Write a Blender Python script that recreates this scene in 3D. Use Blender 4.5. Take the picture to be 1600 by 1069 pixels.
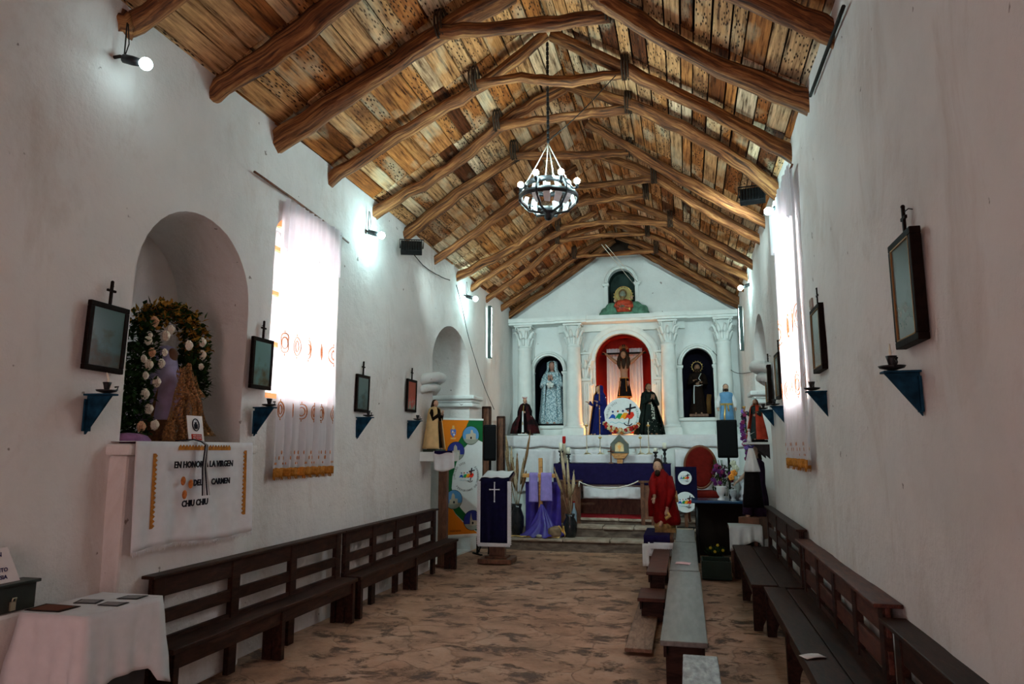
import bpy, bmesh, math, random
from mathutils import Vector, Matrix, noise, geometry
random.seed(7)
PI = math.pi
C = bpy.context.scene.collection
for o in list(bpy.data.objects): bpy.data.objects.remove(o)

# ------------------------------------------------------------------ camera
EYE = 1.7; FPX = 1100.0
_v = Vector((273.0, -167.5, -FPX)).normalized()            # nave direction in camera space
_p = math.atan2(167.5, FPX)
_z = Vector((0, math.cos(_p), -math.sin(_p)))
_x = _v.cross(_z)
CAMROT = Matrix((_x, _v, _z))                               # camera space -> world
cam_data = bpy.data.cameras.new('camera'); cam = bpy.data.objects.new('camera', cam_data); C.objects.link(cam)
cam_data.sensor_width = 36; cam_data.lens = FPX/1600*36; cam_data.clip_start = .05
cam.matrix_world = Matrix.Translation((0, 0, EYE)) @ CAMROT.to_4x4()
bpy.context.scene.camera = cam

# ------------------------------------------------------------------ view, world, daylight
vs = bpy.context.scene.view_settings
vs.view_transform = 'Standard'; vs.look = 'None'; vs.exposure = -0.12; vs.gamma = 1; vs.use_curve_mapping = False
world = bpy.data.worlds.new('sky'); bpy.context.scene.world = world; world.use_nodes = True
wb = world.node_tree.nodes['Background']; wb.inputs[0].default_value = (.80, .88, 1, 1); wb.inputs[1].default_value = 2.0
def area(name, loc, direction, sx, sy, power, color):
    l = bpy.data.lights.new(name, 'AREA'); l.shape = 'RECTANGLE'; l.size = sx; l.size_y = sy; l.energy = power; l.color = color
    o = bpy.data.objects.new(name, l); C.objects.link(o); o.location = loc
    o.rotation_euler = Vector(direction).to_track_quat('-Z', 'Y').to_euler(); return o
area('daylight_through_door', (-1.3, -2.75, 1.7), (0, 1, -.28), 1.7, 2.4, 64, (1, .50, .41))
area('daylight_left_window', (-4.62, 6.2, 3.05), (1, 0, -.05), 1.5, 1.9, 430, (.90, .95, 1))
area('daylight_right_window', (2.05, 7.5, 3.15), (-1, 0, -.05), 1.6, 2.0, 280, (.92, .95, 1))

# ------------------------------------------------------------------ where a sight line meets a real plane of the room
def ray(px, py): return CAMROT @ Vector((px-800, 534.5-py, -FPX))
def on_x(px, py, X): v = ray(px, py); t = X/v.x; return Vector((X, v.y*t, EYE+v.z*t))
def on_y(px, py, Y): v = ray(px, py); t = Y/v.y; return Vector((v.x*t, Y, EYE+v.z*t))
def on_z(px, py, Z): v = ray(px, py); t = (Z-EYE)/v.z; return Vector((v.x*t, v.y*t, Z))
WL, WR, WB, EAVE = -3.65, 1.10, 14.9, 4.62
RX = (WL+WR)/2; SL = .65
def roof_z(x, off=0): return EAVE + off + SL*(min(x-WL, WR-x))
def on_roof(px, py, side, off=0):
    v = ray(px, py); s = SL if side == 'L' else -SL; x0 = WL if side == 'L' else WR
    t = (EAVE+off-EYE-s*x0)/(v.z-s*v.x); return Vector((v.x*t, v.y*t, EYE+v.z*t))

# ------------------------------------------------------------------ materials
MATS = {}
def nodes(name):
    m = bpy.data.materials.new(name); m.use_nodes = True; nt = m.node_tree
    b = nt.nodes['Principled BSDF']; return m, nt, b
def N(nt, t, **kw):
    n = nt.nodes.new(t)
    for k, v in kw.items():
        if k.startswith('i_'):
            key = k[2:]; n.inputs[int(key) if key.isdigit() else key].default_value = v
        else: setattr(n, k, v)
    return n
def coords(nt, scale=(1, 1, 1), kind='Object'):
    tc = N(nt, 'ShaderNodeTexCoord'); mp = N(nt, 'ShaderNodeMapping'); mp.inputs['Scale'].default_value = scale
    nt.links.new(tc.outputs[kind], mp.inputs[0]); return mp.outputs[0]
def ramp(nt, src, stops):
    r = N(nt, 'ShaderNodeValToRGB'); el = r.color_ramp.elements
    while len(el) > 1: el.remove(el[-1])
    el[0].position, el[0].color = stops[0][0], (*stops[0][1], 1) if len(stops[0][1]) == 3 else stops[0][1]
    for p, c in stops[1:]:
        e = el.new(p); e.color = (*c, 1)
    nt.links.new(src, r.inputs[0]); return r.outputs[0]
def mixc(nt, fac, a, b, mode='MIX'):
    m = N(nt, 'ShaderNodeMix', data_type='RGBA', blend_type=mode)
    for s, v in ((m.inputs[0], fac), (m.inputs[6], a), (m.inputs[7], b)):
        if isinstance(v, (int, float)): s.default_value = v
        elif isinstance(v, tuple): s.default_value = (*v, 1)
        else: nt.links.new(v, s)
    return m.outputs[2]
def bump(nt, b, src, strength=.3, dist=.02):
    n = N(nt, 'ShaderNodeBump'); n.inputs['Strength'].default_value = strength; n.inputs['Distance'].default_value = dist
    nt.links.new(src, n.inputs['Height']); nt.links.new(n.outputs[0], b.inputs['Normal'])
def M(name, col, rough=.6, metal=0, var=.15, scale=12, bmp=.15, stretch=(1, 1, 1), dist=.01, spec=.4, trans=0):
    if name in MATS: return MATS[name]
    m, nt, b = nodes(name)
    nz = N(nt, 'ShaderNodeTexNoise'); nz.inputs['Scale'].default_value = scale; nz.inputs['Detail'].default_value = 4
    nt.links.new(coords(nt, stretch), nz.inputs['Vector'])
    lo = tuple(max(0, c*(1-var)) for c in col); hi = tuple(min(1, c*(1+var)) for c in col)
    nt.links.new(ramp(nt, nz.outputs[0], [(.3, lo), (.7, hi)]), b.inputs['Base Color'])
    b.inputs['Roughness'].default_value = rough; b.inputs['Metallic'].default_value = metal
    b.inputs['Specular IOR Level'].default_value = spec if rough < .58 else spec*.15
    if bmp: bump(nt, b, nz.outputs[0], bmp, dist)
    if trans:
        t = N(nt, 'ShaderNodeBsdfTranslucent'); t.inputs[0].default_value = (*col, 1)
        mx = N(nt, 'ShaderNodeMixShader'); mx.inputs[0].default_value = trans
        nt.links.new(b.outputs[0], mx.inputs[1]); nt.links.new(t.outputs[0], mx.inputs[2])
        nt.links.new(mx.outputs[0], nt.nodes['Material Output'].inputs[0])
    MATS[name] = m; return m
def emit(name, col, s):
    if name in MATS: return MATS[name]
    m, nt, b = nodes(name); b.inputs['Base Color'].default_value = (*col, 1)
    b.inputs['Emission Color'].default_value = (*col, 1); b.inputs['Emission Strength'].default_value = s
    MATS[name] = m; return m
def mat_plaster(name, base=(.79, .765, .745), dirt=(.50, .40, .34), amount=.5):
    m, nt, b = nodes(name); co = coords(nt)
    big = N(nt, 'ShaderNodeTexNoise', i_Scale=.9, i_Detail=6, i_Roughness=.6); nt.links.new(co, big.inputs['Vector'])
    c = ramp(nt, big.outputs[0], [(.30, tuple(x*.88 for x in base)), (.55, base), (.8, tuple(min(1, x*1.06) for x in base))])
    st = N(nt, 'ShaderNodeTexNoise', i_Scale=1.7, i_Detail=8, i_Roughness=.68, i_Distortion=.6); nt.links.new(coords(nt, (1, 1, .45)), st.inputs['Vector'])
    f = ramp(nt, st.outputs[0], [(.53, (0, 0, 0)), (.74, (amount,)*3)])
    c = mixc(nt, f, c, dirt)
    sp = N(nt, 'ShaderNodeTexNoise', i_Scale=9, i_Detail=3); nt.links.new(co, sp.inputs['Vector'])
    f2 = ramp(nt, sp.outputs[0], [(.725, (0, 0, 0)), (.75, (.75,)*3)])
    c = mixc(nt, f2, c, (.16, .12, .10))
    nt.links.new(c, b.inputs['Base Color']); b.inputs['Roughness'].default_value = .85; b.inputs['Specular IOR Level'].default_value = .2
    h1 = N(nt, 'ShaderNodeTexNoise', i_Scale=3.2, i_Detail=9, i_Roughness=.62); nt.links.new(co, h1.inputs['Vector'])
    bump(nt, b, h1.outputs[0], .55, .07); return m
def mat_planks():
    m, nt, b = nodes('cactus_wood_planks')
    at = N(nt, 'ShaderNodeAttribute', attribute_name='tone')
    sep = N(nt, 'ShaderNodeSeparateColor'); nt.links.new(at.outputs['Color'], sep.inputs[0])
    off = N(nt, 'ShaderNodeVectorMath', operation='ADD'); sc = N(nt, 'ShaderNodeVectorMath', operation='SCALE'); sc.inputs['Scale'].default_value = 37
    nt.links.new(at.outputs['Color'], sc.inputs[0])
    nt.links.new(coords(nt, (1, 1, 1)), off.inputs[0]); nt.links.new(sc.outputs[0], off.inputs[1])
    def mp(s):
        q = N(nt, 'ShaderNodeMapping'); q.inputs['Scale'].default_value = s; nt.links.new(off.outputs[0], q.inputs[0]); return q.outputs[0]
    tone = ramp(nt, sep.outputs[0], [(0, (.10, .030, .010)), (.2, (.30, .100, .024)), (.42, (.46, .185, .055)), (.62, (.52, .27, .115)), (.82, (.60, .38, .21)), (1, (.70, .54, .38))])
    g = N(nt, 'ShaderNodeTexNoise', i_Scale=1, i_Detail=6, i_Roughness=.65); nt.links.new(mp((34, 2.2, 34)), g.inputs['Vector'])
    gr = ramp(nt, g.outputs[0], [(.34, (.10, .06, .035)), (.47, (.75, .66, .58)), (.66, (1.35, 1.3, 1.2))])
    c = mixc(nt, 1.0, tone, gr, 'MULTIPLY')
    pa = N(nt, 'ShaderNodeTexNoise', i_Scale=2.2, i_Detail=5); nt.links.new(mp((1.4, .8, 1.4)), pa.inputs['Vector'])
    c = mixc(nt, ramp(nt, pa.outputs[0], [(.52, (0,)*3), (.70, (.55,)*3)]), c, (.72, .60, .40))
    c = mixc(nt, ramp(nt, pa.outputs[0], [(.27, (.75,)*3), (.42, (0,)*3)]), c, (.11, .035, .015))
    vo = N(nt, 'ShaderNodeTexVoronoi', i_Scale=1); nt.links.new(mp((44, 13, 44)), vo.inputs['Vector'])
    hole = ramp(nt, vo.outputs['Distance'], [(.20, (1,)*3), (.36, (0,)*3)])
    ms = ramp(nt, sep.outputs[1], [(.42, (0,)*3), (.55, (1,)*3)])
    hm = mixc(nt, 1.0, hole, ms, 'MULTIPLY')
    c = mixc(nt, hm, c, (.035, .014, .007))
    nt.links.new(c, b.inputs['Base Color']); b.inputs['Roughness'].default_value = .75; b.inputs['Specular IOR Level'].default_value = .1
    hh = mixc(nt, hm, g.outputs[0], (0, 0, 0)); bump(nt, b, hh, .7, .012); MATS['planks'] = m; return m
def mat_wood(name, dark, mid, light, stretch=(3, 3, 3), scale=4, rough=.6, bmp=.5, spec=.4, attr=None):
    if name in MATS: return MATS[name]
    m, nt, b = nodes(name); co = coords(nt, stretch)
    if attr:
        a = N(nt, 'ShaderNodeAttribute', attribute_name=attr); q = N(nt, 'ShaderNodeMapping'); q.inputs['Scale'].default_value = stretch
        nt.links.new(a.outputs['Vector'], q.inputs[0]); co = q.outputs[0]
    g = N(nt, 'ShaderNodeTexNoise', i_Scale=scale, i_Detail=7, i_Roughness=.62, i_Distortion=.5); nt.links.new(co, g.inputs['Vector'])
    nt.links.new(ramp(nt, g.outputs[0], [(.32, dark), (.5, mid), (.7, light)]), b.inputs['Base Color'])
    b.inputs['Roughness'].default_value = rough; b.inputs['Specular IOR Level'].default_value = spec
    bump(nt, b, g.outputs[0], bmp, .012); MATS[name] = m; return m
def mat_floor():
    m, nt, b = nodes('worn_flagstones'); co = coords(nt)
    wv = N(nt, 'ShaderNodeTexNoise', i_Scale=1.8, i_Detail=4); nt.links.new(co, wv.inputs['Vector'])
    ad = N(nt, 'ShaderNodeVectorMath', operation='MULTIPLY_ADD'); ad.inputs[1].default_value = (.5, .5, 0); nt.links.new(wv.outputs['Color'], ad.inputs[0]); nt.links.new(co, ad.inputs[2])
    vo = N(nt, 'ShaderNodeTexVoronoi', feature='DISTANCE_TO_EDGE', i_Scale=1.7); nt.links.new(ad.outputs[0], vo.inputs['Vector'])
    vc = N(nt, 'ShaderNodeTexVoronoi', i_Scale=1.7); nt.links.new(ad.outputs[0], vc.inputs['Vector'])
    sc = N(nt, 'ShaderNodeSeparateColor'); nt.links.new(vc.outputs['Color'], sc.inputs[0])
    n1 = N(nt, 'ShaderNodeTexNoise', i_Scale=2.0, i_Detail=8, i_Roughness=.68); nt.links.new(co, n1.inputs['Vector'])
    base = ramp(nt, sc.outputs[0], [(0, (.31, .165, .10)), (.5, (.40, .235, .155)), (1, (.46, .30, .21))])
    base = mixc(nt, .6, base, ramp(nt, n1.outputs[0], [(.33, (.17, .075, .040)), (.52, (.50, .27, .165)), (.72, (.60, .39, .28))]))
    n2 = N(nt, 'ShaderNodeTexNoise', i_Scale=2.9, i_Detail=10, i_Roughness=.72, i_Distortion=.4); nt.links.new(coords(nt, (1, 1.25, 1)), n2.inputs['Vector'])
    f = ramp(nt, n2.outputs[0], [(.525, (0,)*3), (.60, (.88,)*3)])
    c = mixc(nt, f, base, (.075, .035, .022))
    e = ramp(nt, vo.outputs[0], [(.0, (.35,)*3), (.028, (0,)*3)])
    c = mixc(nt, e, c, (.10, .05, .03))
    nt.links.new(c, b.inputs['Base Color']); b.inputs['Roughness'].default_value = .62; b.inputs['Specular IOR Level'].default_value = .35
    hh = mixc(nt, e, mixc(nt, f, n1.outputs[0], (.2, .2, .2)), (.1, .1, .1)); bump(nt, b, hh, .8, .03); MATS['floor'] = m; return m

plaster = mat_plaster('whitewashed_adobe'); MATS['plaster'] = plaster
plaster2 = mat_plaster('painted_plaster', (.80, .83, .82), (.5, .52, .5), .25)
planks = mat_planks(); floor_m = mat_floor()
log_m = mat_wood('old_log', (.012, .004, .002), (.19, .062, .015), (.52, .24, .078), (22, 22, 1.5), 1.7, .75, 1.0, attr='grain')
pew_m = mat_wood('dark_varnished_wood', (.012, .0045, .003), (.030, .011, .007), (.060, .022, .013), (2, 9, 9), 3, .5, .2, .15)
pew_red = mat_wood('reddish_varnished_wood', (.035, .010, .007), (.085, .025, .016), (.15, .05, .03), (2, 9, 9), 3, .45, .2, .25)

# ------------------------------------------------------------------ mesh helper
class MB:
    def __init__(s): s.v = []; s.f = []; s.mi = []; s.sm = []; s.cur = 0; s.smooth = True; s.T = Matrix(); s.tc = {}
    def add(s, vs, fs, smooth=None):
        o = len(s.v); s.v += [tuple(s.T @ Vector(v)) for v in vs]
        for f in fs: s.f.append([i+o for i in f]); s.mi.append(s.cur); s.sm.append(s.smooth if smooth is None else smooth)
    def box(s, x0, x1, y0, y1, z0, z1):
        v = [(x, y, z) for z in (z0, z1) for y in (y0, y1) for x in (x0, x1)]
        s.add(v, [(0, 2, 3, 1), (4, 5, 7, 6), (0, 1, 5, 4), (2, 6, 7, 3), (0, 4, 6, 2), (1, 3, 7, 5)], False); return s
    def tube(s, pts, r, n=10, caps=True, ry=None, jit=0, seed=0):
        pts = [Vector(p) for p in pts]; k = len(pts)
        rs = [r]*k if isinstance(r, (int, float)) else list(r)
        vs = []; fs = []; up = None; o0 = len(s.v); run = 0
        for i, p in enumerate(pts):
            if i: run += (p-pts[i-1]).length
            for j in range(n): s.tc[o0+i*n+j] = (math.cos(2*PI*j/n)*rs[i]+seed*3.7, math.sin(2*PI*j/n)*rs[i], run+seed)
            t = (pts[min(i+1, k-1)]-pts[max(i-1, 0)])
            t = t.normalized() if t.length > 1e-9 else Vector((0, 0, 1))
            if up is None: up = Vector((0, 0, 1)) if abs(t.z) < .9 else Vector((0, 1, 0))
            a = t.cross(up).normalized(); b = a.cross(t).normalized(); up = b
            for j in range(n):
                w = 2*PI*j/n; q = 1
                if jit: q = 1+jit*noise.noise(Vector((math.cos(w)*1.5+seed, math.sin(w)*1.5, i*.12+seed*3)))
                vs.append(p+a*math.cos(w)*rs[i]*q+b*math.sin(w)*(rs[i]*(ry or 1))*q)
        for i in range(k-1):
            for j in range(n): fs.append((i*n+j, i*n+(j+1) % n, (i+1)*n+(j+1) % n, (i+1)*n+j))
        if caps: fs.append(tuple(range(n))[::-1]); fs.append(tuple((k-1)*n+j for j in range(n)))
        s.add(vs, fs); return s
    def lathe(s, prof, n=24, c=(0, 0, 0), sx=1, sy=1, fold=0, nf=9, ph=0, caps=True, lean=(0, 0)):
        c = Vector(c); vs = []; fs = []; k = len(prof); z0 = prof[0][1]; dz = (prof[-1][1]-z0) or 1
        for (r, z) in prof:
            for j in range(n):
                a = 2*PI*j/n; q = 1+fold*math.sin(nf*a+ph)*(1-.75*(z-z0)/dz) if fold else 1
                vs.append(c+Vector((r*q*sx*math.cos(a)+lean[0]*(z-z0), r*q*sy*math.sin(a)+lean[1]*(z-z0), z)))
        for i in range(k-1):
            for j in range(n): fs.append((i*n+j, i*n+(j+1) % n, (i+1)*n+(j+1) % n, (i+1)*n+j))
        if caps:
            if prof[0][0] > 1e-4: fs.append(tuple(range(n))[::-1])
            if prof[-1][0] > 1e-4: fs.append(tuple((k-1)*n+j for j in range(n)))
        s.add(vs, fs); return s
    def ball(s, c, r, n=14, m=9, fn=None):
        if isinstance(r, (int, float)): r = (r, r, r)
        vs = []; fs = []; c = Vector(c)
        for i in range(m+1):
            t = PI*i/m
            for j in range(n):
                a = 2*PI*j/n; d = Vector((math.sin(t)*math.cos(a), math.sin(t)*math.sin(a), math.cos(t)))
                q = fn(d) if fn else 1
                vs.append(c+Vector((d.x*r[0], d.y*r[1], d.z*r[2]))*q)
        for i in range(m):
            for j in range(n): fs.append((i*n+j, (i+1)*n+j, (i+1)*n+(j+1) % n, i*n+(j+1) % n))
        s.add(vs, fs); return s
    def grid(s, fn, nu, nv, cu=False):
        vs = [fn(i/nu, j/nv) for j in range(nv+1) for i in range(nu+1)]
        fs = [(j*(nu+1)+i, j*(nu+1)+i+1, (j+1)*(nu+1)+i+1, (j+1)*(nu+1)+i) for j in range(nv) for i in range(nu)]
        s.add(vs, fs); return s
    def prism(s, poly, axis, t0, t1):
        """poly: 2D points; axis 'x','y','z' is the extrusion axis"""
        def mk(a, b, t): return {'x': (t, a, b), 'y': (a, t, b), 'z': (a, b, t)}[axis]
        n = len(poly); vs = [mk(a, b, t0) for a, b in poly]+[mk(a, b, t1) for a, b in poly]
        fs = [tuple(range(n)), tuple(range(n, 2*n))[::-1]]+[(i, n+i, n+(i+1) % n, (i+1) % n) for i in range(n)]
        s.add(vs, fs, False); return s
    def sweep(s, path, prof, closed=False):
        """sweep a 2D profile (out, depth) along a path of (point, outward, forward)"""
        vs = []; fs = []; n = len(prof); k = len(path)
        for p, o, f in path:
            for a, b in prof: vs.append(Vector(p)+Vector(o)*a+Vector(f)*b)
        for i in range(k-1):
            for j in range(n): fs.append((i*n+j, i*n+(j+1) % n, (i+1)*n+(j+1) % n, (i+1)*n+j))
        fs.append(tuple(range(n))); fs.append(tuple((k-1)*n+j for j in range(n))[::-1])
        s.add(vs, fs, False); return s
    def build(s, name, mats, parent=None, bevel=0, solid=0, auto=None, sub=0, grain=False):
        me = bpy.data.meshes.new(name); me.from_pydata([tuple(v) for v in s.v], [], s.f)
        if not isinstance(mats, (list, tuple)): mats = [mats]
        for m in mats: me.materials.append(m)
        me.polygons.foreach_set('material_index', s.mi); me.polygons.foreach_set('use_smooth', s.sm)
        if grain:
            at = me.attributes.new('grain', 'FLOAT_VECTOR', 'POINT')
            for i in range(len(s.v)): at.data[i].vector = s.tc.get(i, (0, 0, 0))
        bm = bmesh.new(); bm.from_mesh(me); bmesh.ops.recalc_face_normals(bm, faces=bm.faces); bm.to_mesh(me); bm.free()
        if auto: me.set_sharp_from_angle(angle=auto)
        me.update()
        o = bpy.data.objects.new(name, me); C.objects.link(o)
        if parent: o.parent = parent
        if solid: q = o.modifiers.new('solid', 'SOLIDIFY'); q.thickness = solid; q.offset = 0
        if bevel: q = o.modifiers.new('bevel', 'BEVEL'); q.width = bevel; q.segments = 2; q.limit_method = 'ANGLE'
        if sub: q = o.modifiers.new('sub', 'SUBSURF'); q.levels = q.render_levels = sub
        return o
def tag(o, label=None, cat=None, group=None, kind=None):
    if label: o['label'] = label
    if cat: o['category'] = cat
    if group: o['group'] = group
    if kind: o['kind'] = kind
    return o
def thing(name, label, cat, loc=(0, 0, 0), rz=0, group=None, rot=None, scale=1):
    o = bpy.data.objects.new(name, None); C.objects.link(o); o.empty_display_size = .1
    o.location = loc; o.rotation_euler = rot or (0, 0, rz); o.scale = (scale,)*3
    return tag(o, label, cat, group)
def struct(o): o['kind'] = 'structure'; return o
def copy_tree(o, parent=None):
    c = o.copy(); C.objects.link(c); c.parent = parent
    for ch in o.children: copy_tree(ch, c)
    return c
def text_mesh(name, body, size, mat, parent, loc, rot=(PI/2, 0, 0), depth=.0015, bold=0, align='CENTER', shear=0, sx=1):
    cu = bpy.data.curves.new(name, 'FONT'); cu.body = body; cu.size = size; cu.extrude = depth; cu.offset = bold
    cu.align_x = align; cu.align_y = 'CENTER'; cu.shear = shear; cu.resolution_u = 2
    t = bpy.data.objects.new(name, cu); C.objects.link(t)
    dg = bpy.context.evaluated_depsgraph_get(); me = bpy.data.meshes.new_from_object(t.evaluated_get(dg))
    bpy.data.objects.remove(t); o = bpy.data.objects.new(name, me); C.objects.link(o); me.materials.clear(); me.materials.append(mat)
    o.parent = parent; o.location = loc; o.rotation_euler = rot; o.scale = (sx, 1, 1); return o
def ring_text(name, body, size, r, a0, a1, mat, parent, c, y, inward=False):
    """letters along a circle in the local XZ plane facing -Y; angles in degrees, clockwise when a1<a0"""
    n = len(body); first = None
    mb_v = []; mb_f = []
    for i, ch in enumerate(body):
        if ch == ' ': continue
        a = math.radians(a0+(a1-a0)*(i+.5)/n)
        o = text_mesh('tmp', ch, size, mat, None, (0, 0, 0))
        tilt = a-PI/2 if not inward else a+PI/2
        cs, sn = math.cos(tilt), math.sin(tilt); k = len(mb_v)
        for v in o.data.vertices:
            x, z, d = v.co.x, v.co.y, v.co.z
            mb_v.append((c[0]+r*math.cos(a)+x*cs-z*sn, y-d, c[1]+r*math.sin(a)+x*sn+z*cs))
        mb_f += [tuple(q+k for q in p.vertices) for p in o.data.polygons]
        bpy.data.objects.remove(o)
    m = MB(); m.add(mb_v, mb_f, False); return m.build(name, mat, parent)
def arch_pts(c, w, spring, top, n=20, bottom=0.):
    """closed outline of a round arch opening: from bottom left, over, to bottom right"""
    h = top-spring; pts = [(c-w/2, bottom)]
    for i in range(n+1):
        a = PI-PI*i/n; pts.append((c+w/2*math.cos(a), spring+h*math.sin(a)))
    pts.append((c+w/2, bottom)); return pts

# ------------------------------------------------------------------ the room
def undul(y, z, s):
    d = .035*noise.noise(Vector((y*.45, z*.45, s)))+.012*noise.noise(Vector((y*1.6, z*1.6, s+5)))+.004*noise.noise(Vector((y*5, z*5, s+9)))
    return d
def wall_sheet(name, to_world, u0, u1, top, holes, seed, mats, step=.16, zmin=-.12):
    """adobe wall as a triangulated sheet with real openings; holes: (outline, depth, closed back)"""
    outer = []
    k = int((u1-u0)/step)
    for i in range(k): outer.append((u0+(u1-u0)*i/k, zmin))
    H = top(u1)-zmin; kk = max(2, int(H/step))
    for i in range(kk): outer.append((u1, zmin+H*i/kk))
    for i in range(k): u = u1+(u0-u1)*i/k; outer.append((u, top(u)))
    H = top(u0)-zmin; kk = max(2, int(H/step))
    for i in range(kk): outer.append((u0, zmin+H-H*i/kk))
    pts = [Vector(p) for p in outer]; edges = [(i, (i+1) % len(outer)) for i in range(len(outer))]
    hl = []
    for out, depth, back in holes:
        dense = []
        for i, p in enumerate(out):
            q = out[(i+1) % len(out)]; L = math.dist(p, q); m = max(1, int(L/step))
            for j in range(m): dense.append((p[0]+(q[0]-p[0])*j/m, p[1]+(q[1]-p[1])*j/m))
        o = len(pts); pts += [Vector(p) for p in dense]; edges += [(o+i, o+(i+1) % len(dense)) for i in range(len(dense))]; hl.append(dense)
    def inside(p, poly):
        c = False; j = len(poly)-1
        for i in range(len(poly)):
            a, b = poly[i], poly[j]
            if (a[1] > p[1]) != (b[1] > p[1]) and p[0] < (b[0]-a[0])*(p[1]-a[1])/(b[1]-a[1])+a[0]: c = not c
            j = i
        return c
    u = u0+step/2
    while u < u1:
        z = zmin+step/2
        while z < top(u)-step*.4:
            if not any(inside((u, z), h) for h in hl): pts.append(Vector((u+.02*noise.noise(Vector((u, z, 1))), z)))
            z += step
        u += step
    vs, _, fs, _, _, _ = geometry.delaunay_2d_cdt(pts, edges, [], 0, 1e-5)
    mb = MB(); W = [to_world(v[0], v[1], undul(v[0], v[1], seed)) for v in vs]
    keep = []
    for f in fs:
        c = (sum(vs[i][0] for i in f)/len(f), sum(vs[i][1] for i in f)/len(f))
        if inside(c, outer) and not any(inside(c, h) for h in hl): keep.append(f)
    mb.add(W, keep)
    for h, (out, depth, back) in zip(hl, holes):
        n = len(h); nd = max(2, int(depth/.15)); vv = []
        cu = sum(p[0] for p in out)/len(out)
        for d in range(nd+1):
            q = d/nd
            for (a, b) in h: vv.append(to_world(a, b, undul(a, b, seed)*(1-q)-depth*q))
        mb.add(vv, [(d*n+i, d*n+(i+1) % n, (d+1)*n+(i+1) % n, (d+1)*n+i) for d in range(nd) for i in range(n)])
        if back: mb.add(vv[-n:], [tuple(range(n))], False)
    return struct(mb.build(name, mats, auto=math.radians(38)))

topz = EAVE+.13
left_holes = [
    (arch_pts(4.63, 1.32, 2.90, 3.53, bottom=1.74), .72, True),
    (arch_pts(6.23, 1.22, 3.70, 3.98, bottom=2.16), .80, False),
    (arch_pts(10.83, 1.94, 2.98, 3.68, bottom=0.0 + .02), 1.3, True)]
wall_sheet('wall_left', lambda u, z, d: (WL+d, u, z), -3, WB+.3, lambda u: topz, left_holes, 1.3, plaster)
right_holes = [
    (arch_pts(7.45, 1.15, 3.80, 4.05, bottom=2.16), .80, False),
    (arch_pts(10.9, 1.7, 2.95, 3.68, bottom=.02), 1.3, True)]
wall_sheet('wall_right', lambda u, z, d: (WR-d, u, z), -3, WB+.3, lambda u: topz, right_holes, 7.7, plaster)
door = [(-2.2, .02), (-2.2, 2.9), (-.4, 2.9), (-.4, .02)]
wall_sheet('wall_front', lambda u, z, d: (u, -3+d, z), WL, WR, lambda u: roof_z(u)+.1, [(door, .6, False)], 3.1, plaster, .3)
# window frames and panes
glass = M('window_glass', (.9, .95, .95), .05, 0, .02, 5, 0)
MATS['window_glass'].node_tree.nodes['Principled BSDF'].inputs['Transmission Weight'].default_value = 1
frame_w = M('orange_painted_frame', (.62, .22, .06), .5)
for i, (X, cy, w, sp, tp, sg) in enumerate([(WL-.22, 6.23, 1.22, 3.70, 3.98, 1), (WR+.22, 7.45, 1.15, 3.80, 4.05, -1)]):
    t = bpy.data.objects.new('window_%d' % (i+1), None); C.objects.link(t); t.location = (X, cy, 2.16); struct(t)
    out = arch_pts(0, w+.02, sp-2.16, tp-2.16, 16); mb = MB()
    path = []
    for k in range(len(out)):
        a = out[max(k-1, 0)]; b = out[min(k+1, len(out)-1)]; d = Vector((0, b[0]-a[0], b[1]-a[1])).normalized()
        path.append(((0, out[k][0], out[k][1]), (0, -d.z*-1, d.y*-1), (1, 0, 0)))
    mb.sweep(path, [(0, -.03), (.07, -.03), (.07, .03), (0, .03)])
    mb.box(-.03, .03, -w/2, w/2, 0, .07)
    mb.box(-.025, .025, -.025, .025, 0, tp-2.16)
    for z in (.55, 1.05, 1.5): mb.box(-.02, .02, -w/2, w/2, z-.02, z+.02)
    mb.build('window_frame', frame_w, t)
    mb = MB(); mb.add([(0, a, b) for a, b in out], [tuple(range(len(out)))]); mb.build('pane', glass, t)
# floor
def fl(u, v):
    x = -5.2+u*7.9; y = -3+v*19.5
    return (x, y, .012*noise.noise(Vector((x*1.1, y*1.1, 0)))-.012)
mb = MB(); mb.grid(fl, 80, 190); struct(mb.build('floor', floor_m))
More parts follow.
